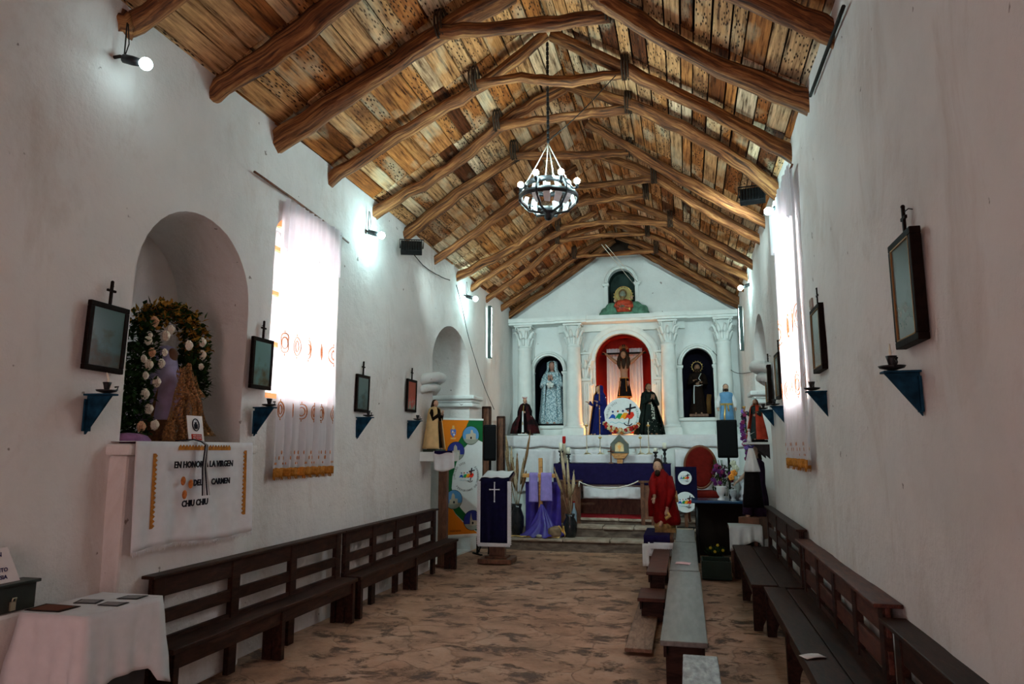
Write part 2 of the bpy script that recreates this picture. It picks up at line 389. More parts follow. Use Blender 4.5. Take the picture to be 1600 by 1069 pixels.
# ceiling boards, one bay of boards between each pair of trusses
feetL = [2.0, 3.67, 4.65, 5.55, 6.59, 7.64, 8.85, 9.78, 10.75, 11.76, 12.8, 13.93, 15.1]
feetR = [2.6, 4.10, 5.05, 6.05, 7.05, 8.09, 9.28, 9.95, 11.0, 11.95, 12.95, 14.1, 15.1]
def ceiling():
    vs, fs, col = [], [], []
    rnd = random.Random(3)
    Ls = math.hypot(1, SL); nb = 17; half = (WR-WL)/2+.12
    for side in (0, 1):
        s0 = 0; edges = [0]
        while edges[-1] < half: edges.append(edges[-1]+rnd.uniform(.105, .19))
        for a, b in zip(edges, edges[1:]):
            y = -3.0
            xm = (a+b)/2
            brk = [-3, -1.2, .6]
            for l, r in zip(feetL, feetR):
                f = xm/(half*2) if side == 0 else 1-xm/(half*2)
                brk.append(l+(r-l)*f+rnd.uniform(-.03, .03))
            for y0, y1 in zip(brk, brk[1:]):
                g = .004+rnd.random()*.006; lift = rnd.uniform(-.006, .012); tw = rnd.uniform(-.006, .006)
                def P(d, yy, o):
                    x = WL-.12+d if side == 0 else WR+.12-d
                    return (x, yy, EAVE+.12+SL*(d-.12)+o)
                tone = (min(1, max(0, rnd.gauss(.5, .30))), rnd.random(), rnd.random(), 1)
                o = len(vs)
                for oo in (lift, lift+.03):
                    vs += [P(a+g, y0+.003, oo+tw), P(b-g, y0+.003, oo-tw), P(b-g, y1-.003, oo-tw), P(a+g, y1-.003, oo+tw)]
                q = [(0, 1, 2, 3), (7, 6, 5, 4), (0, 4, 5, 1), (1, 5, 6, 2), (2, 6, 7, 3), (3, 7, 4, 0)]
                for f in q: fs.append(tuple(i+o for i in f)); col.append(tone)
    # dark mud layer above the boards
    o = len(vs)
    x0, x1 = WL-.6, WR+.6
    zz = lambda x: EAVE+.19+SL*min(x-WL, WR-x)
    vs += [(x0, -3.6, zz(x0)), (RX, -3.6, zz(RX)), (x1, -3.6, zz(x1)), (x0, 15.6, zz(x0)), (RX, 15.6, zz(RX)), (x1, 15.6, zz(x1))]
    fs += [(o, o+1, o+4, o+3), (o+1, o+2, o+5, o+4)]; col += [(0, 0, 0, 1)]*2
    me = bpy.data.meshes.new('ceiling'); me.from_pydata(vs, [], fs)
    ca = me.color_attributes.new('tone', 'FLOAT_COLOR', 'CORNER')
    i = 0
    for p, c in zip(me.polygons, col):
        for _ in p.loop_indices: ca.data[i].color = c; i += 1
    me.materials.append(planks); me.materials.append(M('roof_mud', (.03, .02, .015), .9))
    for p in list(me.polygons)[-2:]: p.material_index = 1
    ob = bpy.data.objects.new('ceiling', me); C.objects.link(ob); struct(ob)
ceiling()
# ------------------------------------------------------------------ log trusses
def log_path(pts, n=5, wob=.02, seed=0):
    out = []
    P = [Vector(p) for p in pts]; P = [P[0]*2-P[1]]+P+[P[-1]*2-P[-2]]
    for i in range(1, len(P)-2):
        for k in range(n):
            t = k/n; a, b, c, d = P[i-1], P[i], P[i+1], P[i+2]
            q = .5*((2*b)+(c-a)*t+(2*a-5*b+4*c-d)*t*t+(3*b-a-3*c+d)*t**3)
            s = len(out)*.8+seed*7.3
            out.append(q+Vector((0, noise.noise(Vector((s, seed, 0)))*wob, noise.noise(Vector((s, seed, 4)))*wob)))
    out.append(P[-2]); return out
def log_tube(mb, pts, r0, r1, seed, n=5):
    path = log_path(pts, n, .025, seed); k = len(path)
    rs = [(r0+(r1-r0)*i/(k-1))*(1+.16*noise.noise(Vector((i*.7, seed*3.1, 2)))) for i in range(k)]
    mb.tube(path, rs, 12, jit=.5, seed=seed)
tie_m = M('leather_lashing', (.05, .03, .02), .8)
RO = 0.0
T = [ # left rafter pixels, right rafter pixels, collar ends, radius
 ([(190, 40), (268, 0)], None, None, .10),
 ([(335, 145), (440, 75), (540, -2)], [(1304, 52), (1180, -4)], None, .105),
 ([(430, 222), (600, 110), (705, 40), (800, -10)], [(1262, 158), (1100, 92), (960, 10), (920, -20)], [(705, 47), (800, 43), (935, 26)], .11),
 ([(515, 283), (640, 200), (755, 130), (853, 52)], [(1240, 244), (1110, 172), (985, 110), (862, 54)], [(755, 132), (815, 122), (880, 128), (962, 117)], .085),
 ([(580, 335), (700, 262), (790, 190), (882, 137)], [(1216, 300), (1130, 236), (1000, 168), (888, 133)], [(790, 196), (870, 184), (968, 172)], .09),
 ([(633, 368), (715, 305), (812, 240), (874, 200)], [(1196, 348), (1100, 298), (975, 225), (918, 190)], [(815, 243), (900, 243), (972, 239)], .085),
 ([(672, 411), (745, 362), (812, 312), (900, 262)], [(1192, 376), (1100, 325), (1010, 268), (930, 240)], [(880, 292), (945, 288), (1012, 281)], .08),
 ([(706, 437), (800, 388), (850, 350), (920, 305)], [(1177, 413), (1100, 372), (1040, 338), (940, 300)], [(885, 320), (940, 312), (1000, 307)], .08),
 ([(734, 452), (800, 408), (880, 358), (930, 332)], [(1167, 432), (1100, 400), (1035, 352), (950, 330)], [(880, 356), (950, 347), (1038, 350)], .075),
 ([(762, 466), (820, 425), (880, 375), (940, 352)], [(1158, 447), (1080, 398), (1005, 362), (960, 350)], [(880, 376), (940, 368), (1003, 366)], .07),
 ([(783, 482), (850, 438), (905, 397), (955, 372)], [(1152, 466), (1080, 425), (1015, 386), (965, 370)], [(905, 400), (950, 398), (1017, 392)], .075),
 ([(797, 497), (870, 450), (935, 408), (965, 390)], [(1150, 487), (1090, 450), (1032, 410), (985, 388)], None, .09)]
names = ['nearest log rafter at upper left, a lit bulb hanging below its foot',
 'thick log rafter pair second from the camera with its top out of the picture',
 'heavy log truss with the nearest crossbeam, just above the picture top centre',
 'log truss whose wavy crossbeam carries the chandelier chain',
 'log truss just beyond the chandelier chain with a thick pale flat-cut crossbeam',
 'log truss with a straight crossbeam directly above the chandelier ropes',
 'log truss whose pale right rafter passes just below the black floodlight',
 'log truss with a crossbeam showing right of the chandelier basket',
 'log truss with its crossbeam just below right of the chandelier',
 'log truss third from the altar wall, thin crossbeam above the gable',
 'log truss second from the altar wall, its low crossbeam right over the gable',
 'last pair of log rafters lying against the gable of the altar wall']
for i, (L, R, K, r) in enumerate(T):
    base = on_roof(*L[0], 'L')
    t = thing('roof_truss', names[i], 'roof beam', (0, 0, 0), group=None)
    ends = []
    for side, P in (('L', L), ('R', R)):
        if not P: continue
        w = [on_roof(px, py, side, -.02) for px, py in P]
        if i == 0: w.append(Vector((RX, w[-1].y+.1, roof_z(RX))))
        if i in (1, 2) : w[-1:] = [w[-1]] if i == 2 else [w[-1], Vector((RX, w[-1].y, roof_z(RX)))]
        if i == 11: w = [Vector((p.x, min(p.y, 14.66-.02*k), p.z)) for k, p in enumerate(w)]
        w0 = w[0]+(w[0]-w[1]).normalized()*.22
        w = [w0]+w
        if side == 'R': w = [Vector((p.x, p.y, p.z-.01)) for p in w]
        mb = MB(); log_tube(mb, w, r*.92, r*.72, i*2+(side == 'R'), 6)
        mb.build('rafter', log_m, t, grain=True)
    if i == 0:
        mb = MB(); log_tube(mb, [(WR+.1, 4.1, EAVE), (0, 4.05, roof_z(0)), (RX, 4.0, roof_z(RX))], .11, .09, 31, 6); mb.build('rafter', log_m, t, grain=True)
    if K:
        a = on_roof(*K[0], 'L', -.15); b = on_roof(*K[-1], 'R', -.15)
        pts = [a]
        for px, py in K[1:-1]:
            v = ray(px, py); f = (px-K[0][0])/(K[-1][0]-K[0][0]); yy = a.y+(b.y-a.y)*f; pts.append(on_y(px, py, yy))
        pts.append(b)
        d = (pts[-1]-pts[0]).normalized()*.1; pts[0] -= d; pts[-1] += d
        mb = MB(); log_tube(mb, pts, r*.62, r*.56, i+60, 6); mb.build('crossbeam', log_m, t, grain=True)
        for p in (a, b):
            mb = MB()
            for q in (-.03, 0, .03):
                mb.tube([(p.x+q+.0*k, p.y+.10*math.cos(k*PI/5)*1.0, p.z+.08+.13*math.sin(k*PI/5)) for k in range(11)], .011, 6)
            mb.build('lashing', tie_m, t)
# ------------------------------------------------------------------ altar wall
white = M('white_paint', (.78, .82, .80), .6, 0, .06, 6, .3, dist=.02)
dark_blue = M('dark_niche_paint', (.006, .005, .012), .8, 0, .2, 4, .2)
red_wall = M('deep_red_cloth', (.20, .010, .006), .8, 0, .25, 5, .3, (1, 1, .3))
green_dark = M('dark_green_paint', (.05, .085, .075), .8, 0, .3, 3, .2)
def X_(px, py, Y=14.9): return on_y(px, py, Y).x
back_holes = [
    (arch_pts(-2.835, .64, 3.36, 3.70, bottom=2.20), .45, True),
    (arch_pts(-1.245, 1.16, 3.55, 4.12, bottom=2.02), .55, True),
    (arch_pts(.275, .62, 3.42, 3.76, bottom=2.34), .45, True),
    (arch_pts(-1.235, .58, 5.24, 5.55, bottom=4.52), .45, True)]
wall_sheet('wall_back', lambda u, z, d: (u, WB-abs(d)*.3 if d > -.05 else WB-d, z), WL-.2, WR+.2, lambda u: min(roof_z(u)+.16, 5.86), back_holes, 11.1, plaster2, .14)
def pediment_top(u): return max(4.46, min(roof_z(u)-.16, 5.62))
wall_sheet('trim_1', lambda u, z, d: (u, WB-.14-d*.2 if d > -.03 else WB-.14-d, z), WL+.02, WR-.02, pediment_top, [(arch_pts(-1.225, .57, 5.20, 5.50, bottom=4.50), .14, False)], 5.1, plaster2, .12, zmin=4.44)
tn = [2]
def trim(mb, m=None, **k):
    o = struct(mb.build('trim_%d' % tn[0], m or white, **k)); tn[0] += 1; return o
def lining(c, w, sp, tp, bt, depth, mat):
    out = arch_pts(c, w-.02, sp, tp-.01, bottom=bt+.012); n = len(out); mb = MB()
    vs = [(a, WB+.04, b) for a, b in out]+[(a, WB+depth-.02, b) for a, b in out]
    mb.add(vs, [(i, (i+1) % n, n+(i+1) % n, n+i) for i in range(n)]+[tuple(range(n, 2*n))], False); trim(mb, mat)
lining(-2.835, .64, 3.36, 3.70, 2.20, .45, dark_blue)
lining(-1.245, 1.16, 3.55, 4.12, 2.02, .55, red_wall)
lining(.275, .62, 3.42, 3.76, 2.34, .45, dark_blue)
lining(-1.235, .58, 5.24, 5.55, 4.52, .45, green_dark)
def arch_mould(c, w, sp, tp, bt, out=.09, y=WB-.05, band=.045, caps=True, n=26, pil=True):
    """raised moulding round an arch with slim pilasters and imposts"""
    mb = MB(); a_, b_ = w/2, tp-sp
    path = []
    for i in range(n+1):
        a = PI-PI*i/n; d = Vector((math.cos(a), 0, math.sin(a)))
        path.append(((c+a_*math.cos(a), y, sp+b_*math.sin(a)), d, (0, -1, 0)))
    mb.sweep(path, [(0, -.06), (0, .03), (out*.35, .03), (out*.45, .055), (out*.8, .055), (out, .03), (out, -.06)])
    if pil:
        for s in (-1, 1):
            x0, x1 = sorted((c+s*w/2, c+s*(w/2+out))); mb.box(x0, x1, y-.03, y+.06, bt, sp-.04)
            x0, x1 = sorted((c+s*(w/2+out*.3), c+s*(w/2+out*.7))); mb.box(x0, x1, y-.045, y, bt+.06, sp-.1)
            x0, x1 = sorted((c+s*(w/2-.025), c+s*(w/2+out+.04))); mb.box(x0, x1, y-.075, y+.06, sp-.05, sp-.015)
            mb.box(x0+.01, x1-.01, y-.055, y+.06, sp-.075, sp-.05)
    return mb
trim(arch_mould(-2.835, .64, 3.36, 3.70, 2.2))
trim(arch_mould(.275, .62, 3.42, 3.76, 2.34))
trim(arch_mould(-1.225, .57, 5.20, 5.50, 4.5, .07, WB-.17))
trim(arch_mould(-1.245, 1.16, 3.55, 4.12, 2.0, .19, WB-.07, pil=False))
mb = MB(); mb.prism([(RX-.9, 5.70), (RX+.9, 5.70), (RX, 6.33)], 'y', WB+.03, WB+.08); trim(mb, MATS['roof_mud'])
# sills below the side niches
for c, z in ((-2.835, 2.2), (.275, 2.34)):
    mb = MB(); mb.box(c-.45, c+.45, WB-.17, WB, z-.07, z-.01); mb.box(c-.40, c+.40, WB-.12, WB, 1.96, z-.07); trim(mb)
# fluted pilasters of the middle arch with leafy capitals
def leafy(mb, c, y, z0, z1, r0, r1, n=8, seed=0):
    """acanthus style capital: two rings of curling leaves, corner scrolls, abacus"""
    mb.lathe([(r0, z0), (r0*1.05, z0+.02), (r0*.98, z0+.04), (r0*1.0, (z0+z1)/2), (r1*.85, z1-.05)], 20, (c, y, 0))
    h = z1-z0
    for row, (zb, ln, k) in enumerate(((z0+.03, h*.45, n), (z0+h*.38, h*.42, n))):
        for i in range(k):
            a = 2*PI*(i+.5*row)/k+seed; d = Vector((math.cos(a), math.sin(a), 0)); p = []
            rr = r0*(1.0+.12*row)
            for q in range(6):
                t = q/5; p.append(Vector((c, y, zb))+d*(rr+.07*t*t*(1.2+row*.4))+Vector((0, 0, ln*(t if t < .8 else .8-(t-.8)*.6))))
            mb.tube(p, [.022, .034, .036, .032, .026, .012], 6, ry=.5)
    for i in range(4):
        a = PI/4+i*PI/2; d = Vector((math.cos(a), math.sin(a), 0)); o = Vector((c, y, z1-.06))+d*r1
        pts = [Vector((c, y, z0+h*.55))+d*r0*1.05]+[o+d*.035*math.cos(t)*(1-t/9)+Vector((0, 0, .035*math.sin(t)*(1-t/9))) for t in [PI-.8*k for k in range(7)]]
        mb.tube(pts, .016, 6)
    r = r1*.98
    mb.box(c-r, c+r, y-r, y+r, z1-.035, z1)
for s in (-1, 1):
    c = -1.245+s*.80; mb = MB()
    mb.box(c-.12, c+.12, WB-.13, WB, 2.0, 3.12)
    for k in range(5): mb.box(c-.10+k*.044, c-.075+k*.044, WB-.155, WB-.13, 2.06, 3.07)
    mb.box(c-.15, c+.15, WB-.18, WB, 3.12, 3.17); mb.box(c-.14, c+.14, WB-.16, WB, 2.0, 2.06)
    leafy(mb, c, WB-.07, 3.17, 3.72, .09, .15, 7)
    for k, (x, z, r) in enumerate(((-.12, 3.42, .05), (.1, 3.40, .05), (-.1, 3.62, .045), (.1, 3.64, .05), (0, 3.75, .05))):
        mb.tube([(c+x+r*math.cos(a*.7)*(1-a/10), WB-.14, z+r*math.sin(a*.7)*(1-a/10)) for a in range(9)], .016, 6)
    trim(mb)
    mb = MB(); x = -1.245+s*.67
    mb.box(x-.02, x+.02, WB-.10, WB, 2.0, 3.50); mb.box(x-.05, x+.05, WB-.13, WB, 3.02, 3.06); trim(mb)
# four columns
for i, px in enumerate((820, 897, 1046, 1133)):
    c = on_y(px, 600, WB-.25).x; y = WB-.25; mb = MB()
    mb.box(c-.22, c+.22, y-.22, WB, 1.96, 2.13)
    mb.lathe([(.205, 2.13), (.215, 2.15), (.205, 2.18), (.18, 2.19), (.175, 2.21), (.185, 2.23), (.165, 2.26), (.158, 2.4), (.150, 3.2), (.138, 3.78), (.150, 3.80), (.150, 3.83), (.138, 3.85)], 28, (c, y, 0))
    leafy(mb, c, y, 3.85, 4.32, .125, .20, 8, .2*i); trim(mb)
    mb = MB(); mb.box(c-.17, c+.17, WB-.06, WB+.01, 1.96, 4.33); trim(mb)
# entablature
mb = MB()
for x0, x1, d in ((WL+.02, -2.62, 0), (-2.62, -1.95, .05), (-1.95, -.55, .0), (-.55, .10, .05), (.10, WR-.02, 0)):
    mb.box(x0, x1, WB-.42-d, WB+.02, 4.33, 4.375); mb.box(x0, x1, WB-.47-d, WB+.02, 4.375, 4.46)
trim(mb)
mb = MB(); mb.box(-2.6, .05, WB-.10, WB+.02, 4.18, 4.33); trim(mb)
# retable shelf and its plaster block
mb = MB(); mb.box(WL+.03, WR-.03, 14.08, WB, .1, 1.96); trim(mb, bevel=.02)
# chancel steps
stone = mat_wood('worn_stone', (.05, .03, .022), (.12, .08, .06), (.22, .16, .12), (2, 2, 6), 2, .7, .8)
pale_stone = mat_wood('pale_worn_slab', (.20, .14, .10), (.34, .26, .20), (.48, .39, .32), (3, 3, 6), 2, .7, .6)
def step(x0, x1, y0, y1, z0, z1, seed):
    def f(u, v):
        x = x0+(x1-x0)*u; w = .025*noise.noise(Vector((x*2.1, seed, z1)))
        path = [(y0+w, z0), (y0+w, z0+(z1-z0)*.5), (y0+w, z1-.02), (y0+.02+w, z1), (y0+.3, z1+.004), (y1, z1)]
        i = min(int(v*5+.001), 4); t = v*5-i
        return (x, path[i][0]+(path[i+1][0]-path[i][0])*t, path[i][1]+(path[i+1][1]-path[i][1])*t+.010*noise.noise(Vector((x*3, i*.3, seed))))
    mb = MB(); mb.grid(f, 60, 5)
    mb.add([(x0, y0, z0), (x0, y1, z0), (x0, y1, z1), (x0, y0, z1)], [(0, 1, 2, 3)], False)
    trim(mb, stone, auto=.6)
    rr = random.Random(seed); x = x0+.01; mb = MB()
    while x < x1-.05:
        w = min(rr.uniform(.5, 1.1), x1-.01-x); q = rr.uniform(-.012, .012); mb.box(x+.006, x+w-.006, y0-.035+q, y0+.34, z1-.035, z1+.012+q*.4); x += w
    trim(mb, pale_stone, bevel=.012)
step(WL, WR, 12.2, WB, -.02, .18, 1); step(-2.55, WR, 12.6, WB, .17, .36, 2); step(-2.6, WR, 13.05, WB, .35, .46, 3)
# plaster blocks along the side walls
mb = MB(); mb.box(WL-.05, WL+.12, 3.90, 5.24, 0, 1.66); mb.box(WL-.05, WL+.17, 3.86, 5.28, 1.66, 1.735); trim(mb, plaster, bevel=.02)
mb = MB(); mb.box(WL-.05, WL+.13, 2.3, 3.34, 0, .84); trim(mb, plaster, bevel=.025)
# impost mouldings of the two side arches
def impost(X, s, y, near, z, dep):
    """stacked mouldings on a jamb; s = direction into the nave"""
    mb = MB()
    for dz, o, t in ((0, .10, .07), (-.13, .07, .07), (-.05, .04, .10)):
        prof = [(0, 0), (o, 0), (o+.02, t*.5), (o, t), (0, t)]
        y0, y1 = (y-.02, y+.5) if not near else (y-.45, y+.02)
        x0 = X; x1 = X+s*o
        mb.box(min(x0-s*dep, x1), max(x0-s*dep, x1), y0-(0 if near else o), y1+(o if near else 0), z+dz, z+dz+t)
    return mb
trim(impost(WL, 1, 11.8, False, 2.56, 1.2), plaster2, bevel=.02); trim(impost(WR, -1, 11.75, False, 2.54, 1.2), plaster2, bevel=.02)
# scroll shaped imposts on the near jambs
for X, s, y, zz in ((WL, 1, 9.80, 2.74), (WR, -1, 10.00, 2.80)):
    mb = MB()
    for dz, r, o in ((0, .075, .17), (-.15, .06, .10)):
        mb.tube([(X-s*.05, y-.38, zz+dz-.08), (X+s*o*.55, y-.36, zz+dz-.03), (X+s*o, y-.15, zz+dz), (X+s*o, y+.02, zz+dz), (X+s*o*.4, y+.12, zz+dz-.04), (X-s*.3, y+.10, zz+dz-.04)], r, 12)
    trim(mb, plaster2)
# ------------------------------------------------------------------ lamps
iron = M('dark_iron', (.025, .025, .027), .45, .6, .3, 20, .2)
cord_m = M('dark_cord', (.03, .028, .025), .7)
bulb_m = emit('lit_led_bulb', (.60, 1.0, 1.0), 300)
bulb_near = emit('lit_small_bulb', (.72, .98, 1.0), 34); bulb_ch = emit('lit_chandelier_bulb', (.66, .98, 1.0), 520)
tube_m = emit('lit_tube', (.70, 1.0, 1.0), 26)
white_rope = M('white_rope', (.72, .68, .60), .8)
def bulb(parent, r, c, name='bulb', m=None):
    mb = MB(); mb.ball((0, 0, 0), r, 16, 10); o = mb.build(name, m or bulb_m, parent); o.location = c; return o
LB = [((228, 100), WL+.24, 3, 'L'), ((596, 368), WL+.2, 1, 'L'), ((743, 467), WL+.2, 1, 'L'), ((1200, 330), WR-.16, 1, 'R'), ((1157, 450), WR-.14, 1, 'R')]
lab = ['lit bulb on a bracket high on the left wall, nearest the camera', 'lit bulb high on the left wall between window and floodlight',
 'lit bulb on the left wall close to the altar end', 'lit bulb hanging beside the right curtain below the black floodlight', 'lit bulb high on the right wall at the altar end']
for (p, X, k, sd), l in zip(LB, lab):
    c = on_x(*p, X); s = 1 if sd == 'L' else -1; W = WL if sd == 'L' else WR
    t = thing('wall_lamp', l, 'lamp', c, group='bare bulbs along the walls')
    bulb(t, .042, (0, 0, 0), 'bulb', bulb_near if k == 3 else bulb_m)
    mb = MB(); d = Vector((-s*.16, -.02, .05))
    mb.tube([d*.25, d*.6, d], [.026, .032, .03], 12); mb.build('socket', iron, t)
    mb = MB(); mb.tube([d, d+Vector((-s*.03, 0, .02)), Vector((W-c.x, -.02, .07))], .012, 8)
    mb.tube([d, d+Vector((-s*.01, .01, .12)), d+Vector((0, 0, .26))], .005, 6); mb.tube([d, d+Vector((s*.03, .0, .10)), d+Vector((s*.01, 0, .25))], .004, 6)
    mb.build('bracket', cord_m, t)
for p0, p1, X, l in (((765, 478), (765, 560), WL+.05, 'vertical lit tube lamp on the left wall near the altar'), ((1160, 470), (1160, 548), WR-.05, 'vertical lit tube lamp on the right wall near the altar')):
    a, b = on_x(*p0, X), on_x(*p1, X); s = 1 if X < 0 else -1
    t = thing('tube_lamp', l, 'lamp', b, group=None); h = a.z-b.z
    mb = MB(); mb.tube([(s*.02, .03, .03), (s*.02, .03, h-.03)], .013, 10); mb.build('tube', tube_m, t)
    mb = MB(); mb.box(-.03, .03, -.035, .0, 0, h); mb.box(-.03, .03, 0, .05, 0, .03); mb.box(-.03, .03, 0, .05, h-.03, h); mb.build('housing', M('dark_green_metal', (.02, .045, .04), .5), t)
def floodlight(c, rz, tilt, l, power, aim):
    t = thing('floodlight', l, 'lamp', c, rot=(tilt, 0, rz)); t.scale = (1, 1, 1)
    mb = MB(); mb.box(-.14, .14, -.05, .04, -.09, .09)
    for k in range(9): mb.box(-.13+k*.032, -.122+k*.032, -.075, -.05, -.08, .08)
    mb.build('housing', iron, t, bevel=.008)
    mb = MB(); mb.box(-.125, .125, .04, .045, -.075, .075); mb.build('glass', M('flood_glass', (.6, .65, .65), .15), t)
    mb = MB(); mb.tube([(-.15, 0, 0), (-.16, -.02, .14), (.16, -.02, .14), (.15, 0, 0)], .009, 6); mb.build('yoke', iron, t)
    L = bpy.data.lights.new('flood_beam', 'SPOT'); L.energy = power; L.spot_size = math.radians(95); L.spot_blend = .8; L.color = (.74, 1, .98); L.shadow_soft_size = .08
    o = bpy.data.objects.new('flood_beam', L); C.objects.link(o); d = (Vector(aim)-Vector(c)).normalized(); o.location = Vector(c)+d*.12; o.rotation_euler = d.to_track_quat('-Z', 'Y').to_euler()
cL = on_x(643, 388, WL+.2); cR = on_x(1176, 307, WR-.25)
floodlight(cL, .35, -.5, 'black floodlight at the foot of a rafter on the left wall', 330, (-.6, 14.5, 2.9))
floodlight(cR, -.15, -.35, 'black floodlight beside the right wall lamp under the boards', 330, (-2.0, 14.5, 2.9))
# ------------------------------------------------------------------ chandelier
ch = on_y(857, 300, 6.85); ch = Vector((ch.x, 6.85, 0))
t = thing('chandelier', 'black iron hoop chandelier with five lit bulbs and white slats, hung on ropes', 'chandelier', (ch.x, ch.y, 4.36))
def hoop(r, z, hh, th=.006, n=48):
    m = MB(); vs = []
    for j in range(n):
        a = 2*PI*j/n
        for rr, zz in ((r, z-hh), (r, z+hh), (r-th, z+hh), (r-th, z-hh)): vs.append((rr*math.cos(a), rr*math.sin(a), zz))
    m.add(vs, [(4*j+q, 4*((j+1) % n)+q, 4*((j+1) % n)+(q+1) % 4, 4*j+(q+1) % 4) for j in range(n) for q in range(4)]); return m
hoop(.235, .03, .028).build('upper_hoop', iron, t)
hoop(.305, -.10, .028).build('lower_hoop', iron, t)
mb = MB()
for k in range(6):
    a = 2*PI*k/6+.3; d = Vector((math.cos(a), math.sin(a), 0))
    mb.tube([d*.235+Vector((0, 0, .04)), d*.30+Vector((0, 0, -.06)), d*.30+Vector((0, 0, -.13)), d*.20+Vector((0, 0, -.235)), d*.06+Vector((0, 0, -.26))], .013, 6)
mb.lathe([(.0, -.34), (.03, -.33), (.05, -.30), (.035, -.27), (.09, -.26), (.09, -.245), (.03, -.235), (0, -.235)], 16); mb.build('frame', iron, t)
slat = M('white_slat', (.78, .80, .80), .5, 0, .05)
for k in range(15):
    a0 = 2*PI*k/15+.1; a1 = a0+.26; q = [.27, .296, .28, .22]; mb = MB()
    zz = [-.02, -.09, -.15, -.20]
    if k % 5 == 4: continue
    for i in range(3):
        mb.add([((q[i])*math.cos(a0), q[i]*math.sin(a0), zz[i]), (q[i]*math.cos(a1), q[i]*math.sin(a1), zz[i]-.012), (q[i+1]*math.cos(a1), q[i+1]*math.sin(a1), zz[i+1]-.012), (q[i+1]*math.cos(a0), q[i+1]*math.sin(a0), zz[i+1])], [(0, 1, 2, 3)], False)
    mb.build('slat', slat, t, solid=.004)
top = Vector((0, 0, .50))
for k in range(4):
    a = .4+k*PI/2; e = Vector((.235*math.cos(a), .235*math.sin(a), .05)); mb = MB()
    m_ = (e+top)/2+Vector((.01*math.sin(k*3), .01, -.01)); mb.tube([top, m_, e], .006, 6); mb.ball(e, .014, 8, 6); mb.build('rope', white_rope, t)
for k, a in enumerate((PI, PI*1.42, PI*1.70, .12, PI*.55)):
    x, y = .295*math.cos(a), .295*math.sin(a)
    b = bulb(t, .032, (x, y, .075), 'bulb', bulb_ch); mb = MB(); mb.lathe([(.016, .0), (.018, .035), (.013, .05)], 10, (x, y, 0)); mb.tube([(x*.8, y*.8, 0), (x, y, 0)], .01, 6); mb.build('lamp_holder', iron, t)
mb = MB(); hk = 1.15
for k in range(22): mb.lathe([(.010, .50+k*.052), (.016, .51+k*.052), (.016, .54+k*.052), (.010, .552+k*.052)], 6)
mb.build('chain', iron, t)
# ------------------------------------------------------------------ pews
def bx(mb, *a): mb.box(*a); return mb
def end_panel(mb, x, y0, y1, h, th=.05):
    """bench end with an arched cut between its feet"""
    n = 10; out = [(y0, h), (y0, 0), (y0+.08, 0)]
    for i in range(n+1):
        a = PI-PI*i/n; out.append(((y0+y1)/2+((y1-y0)/2-.08)*math.cos(a), .16*math.sin(a)))
    out += [(y1-.08, 0), (y1, 0), (y1, h)]
    k = len(out); vs = [(x, a, b) for a, b in out]+[(x+th, a, b) for a, b in out]
    # strips from the top edge down to the outline
    fs = [(i, i+1, k+i+1, k+i) for i in range(k-1)]+[(k-1, 0, k, 2*k-1)]
    tops = [(x, min(max(a, y0), y1), h) for a, b in out]; o = len(vs)
    vs += tops+[(x+th, p[1], h) for p in tops]
    for i in range(k-1): fs.append((i, i+1, o+i+1, o+i)); fs.append((k+i, k+i+1, o+k+i+1, o+k+i))
    mb.add(vs, fs, False)
def pew(label, loc, rz, L, seat_h=.42, top=.875, depth=.27, n=4, over=0, m=pew_m, cap=.05, group=None, rail_m=None, seat_m=None, r1=.155, m0=.335, m1=.245):
    t = thing('wooden_pew', label, 'bench', loc, rz, group)
    mb = MB(); mb.box(0, L+over, -depth, -.03 if depth < .3 else -depth*.52, seat_h-.035, seat_h); (mb.box(0, L+over, -depth*.52+.012, -.03, seat_h-.045, seat_h-.012) if depth >= .3 else 0); mb.build('seat', seat_m or m, t, bevel=.006)
    mb = MB(); mb.box(0, L+over-.06, -depth+.03, -depth+.055, seat_h-.14, seat_h-.035); mb.build('apron', m, t)
    mb = MB(); mb.box(0, L, -.035, -.008, top-r1, top-.02); mb.box(-.03, L+.02, -.055-cap*.4, cap*.6-.005, top-.022, top); mb.build('top_rail', rail_m or m, t, bevel=.005)
    mb = MB(); mb.box(0, L, -.035, -.008, top-m0, top-m1); mb.build('middle_rail', rail_m or m, t, bevel=.004)
    mb = MB(); mb.box(0, L, -.035, -.008, seat_h-.02, seat_h+.03); mb.build('lower_rail', m, t)
    for k in range(n):
        x = .02+(L-.14)*k/(n-1)
        mb = MB(); mb.box(x, x+.10, -.045, .0, 0, top-.022); mb.build('post', m, t, bevel=.004)
    for k in range(3):
        x = .03+(L+over-.12)*k/2; mb = MB(); end_panel(mb, x, -depth+.01, -.05, seat_h-.036); mb.build('leg', m, t)
    return t
pew('long dark pew against the left wall, beside the cloth-covered table', (WL+.16, 4.12, 0), PI/2, 2.66, n=4, depth=.235)
pew('dark pew against the left wall, its end reaching the tall banner', (WL+.16, 6.84, 0), PI/2, 2.76, n=5, over=.42, depth=.235)
pew('far pew along the right wall beside the white covered table', (WR-.05, 10.2, 0), -PI/2, 2.9, .43, .95, .50, n=4, r1=.20, m0=.38, m1=.27)
pew('middle pew along the right wall with a reddish cap board', (WR-.05, 7.22, 0), -PI/2, 2.85, .43, .87, .40, n=5, r1=.18, m0=.37, m1=.25, cap=.10, rail_m=pew_red)
pew('nearest pew along the right wall, dark and cut off by the picture edge', (WR-.02, 4.33, 0), -PI/2, 2.9, .40, .80, .38, n=4, r1=.20, m0=.36, m1=.26, cap=.12)
pew_gloss = M('grey_glossy_plank', (.20, .205, .20), .28, 0, .28, 5, .12, (5, .8, 5), .01, .7)
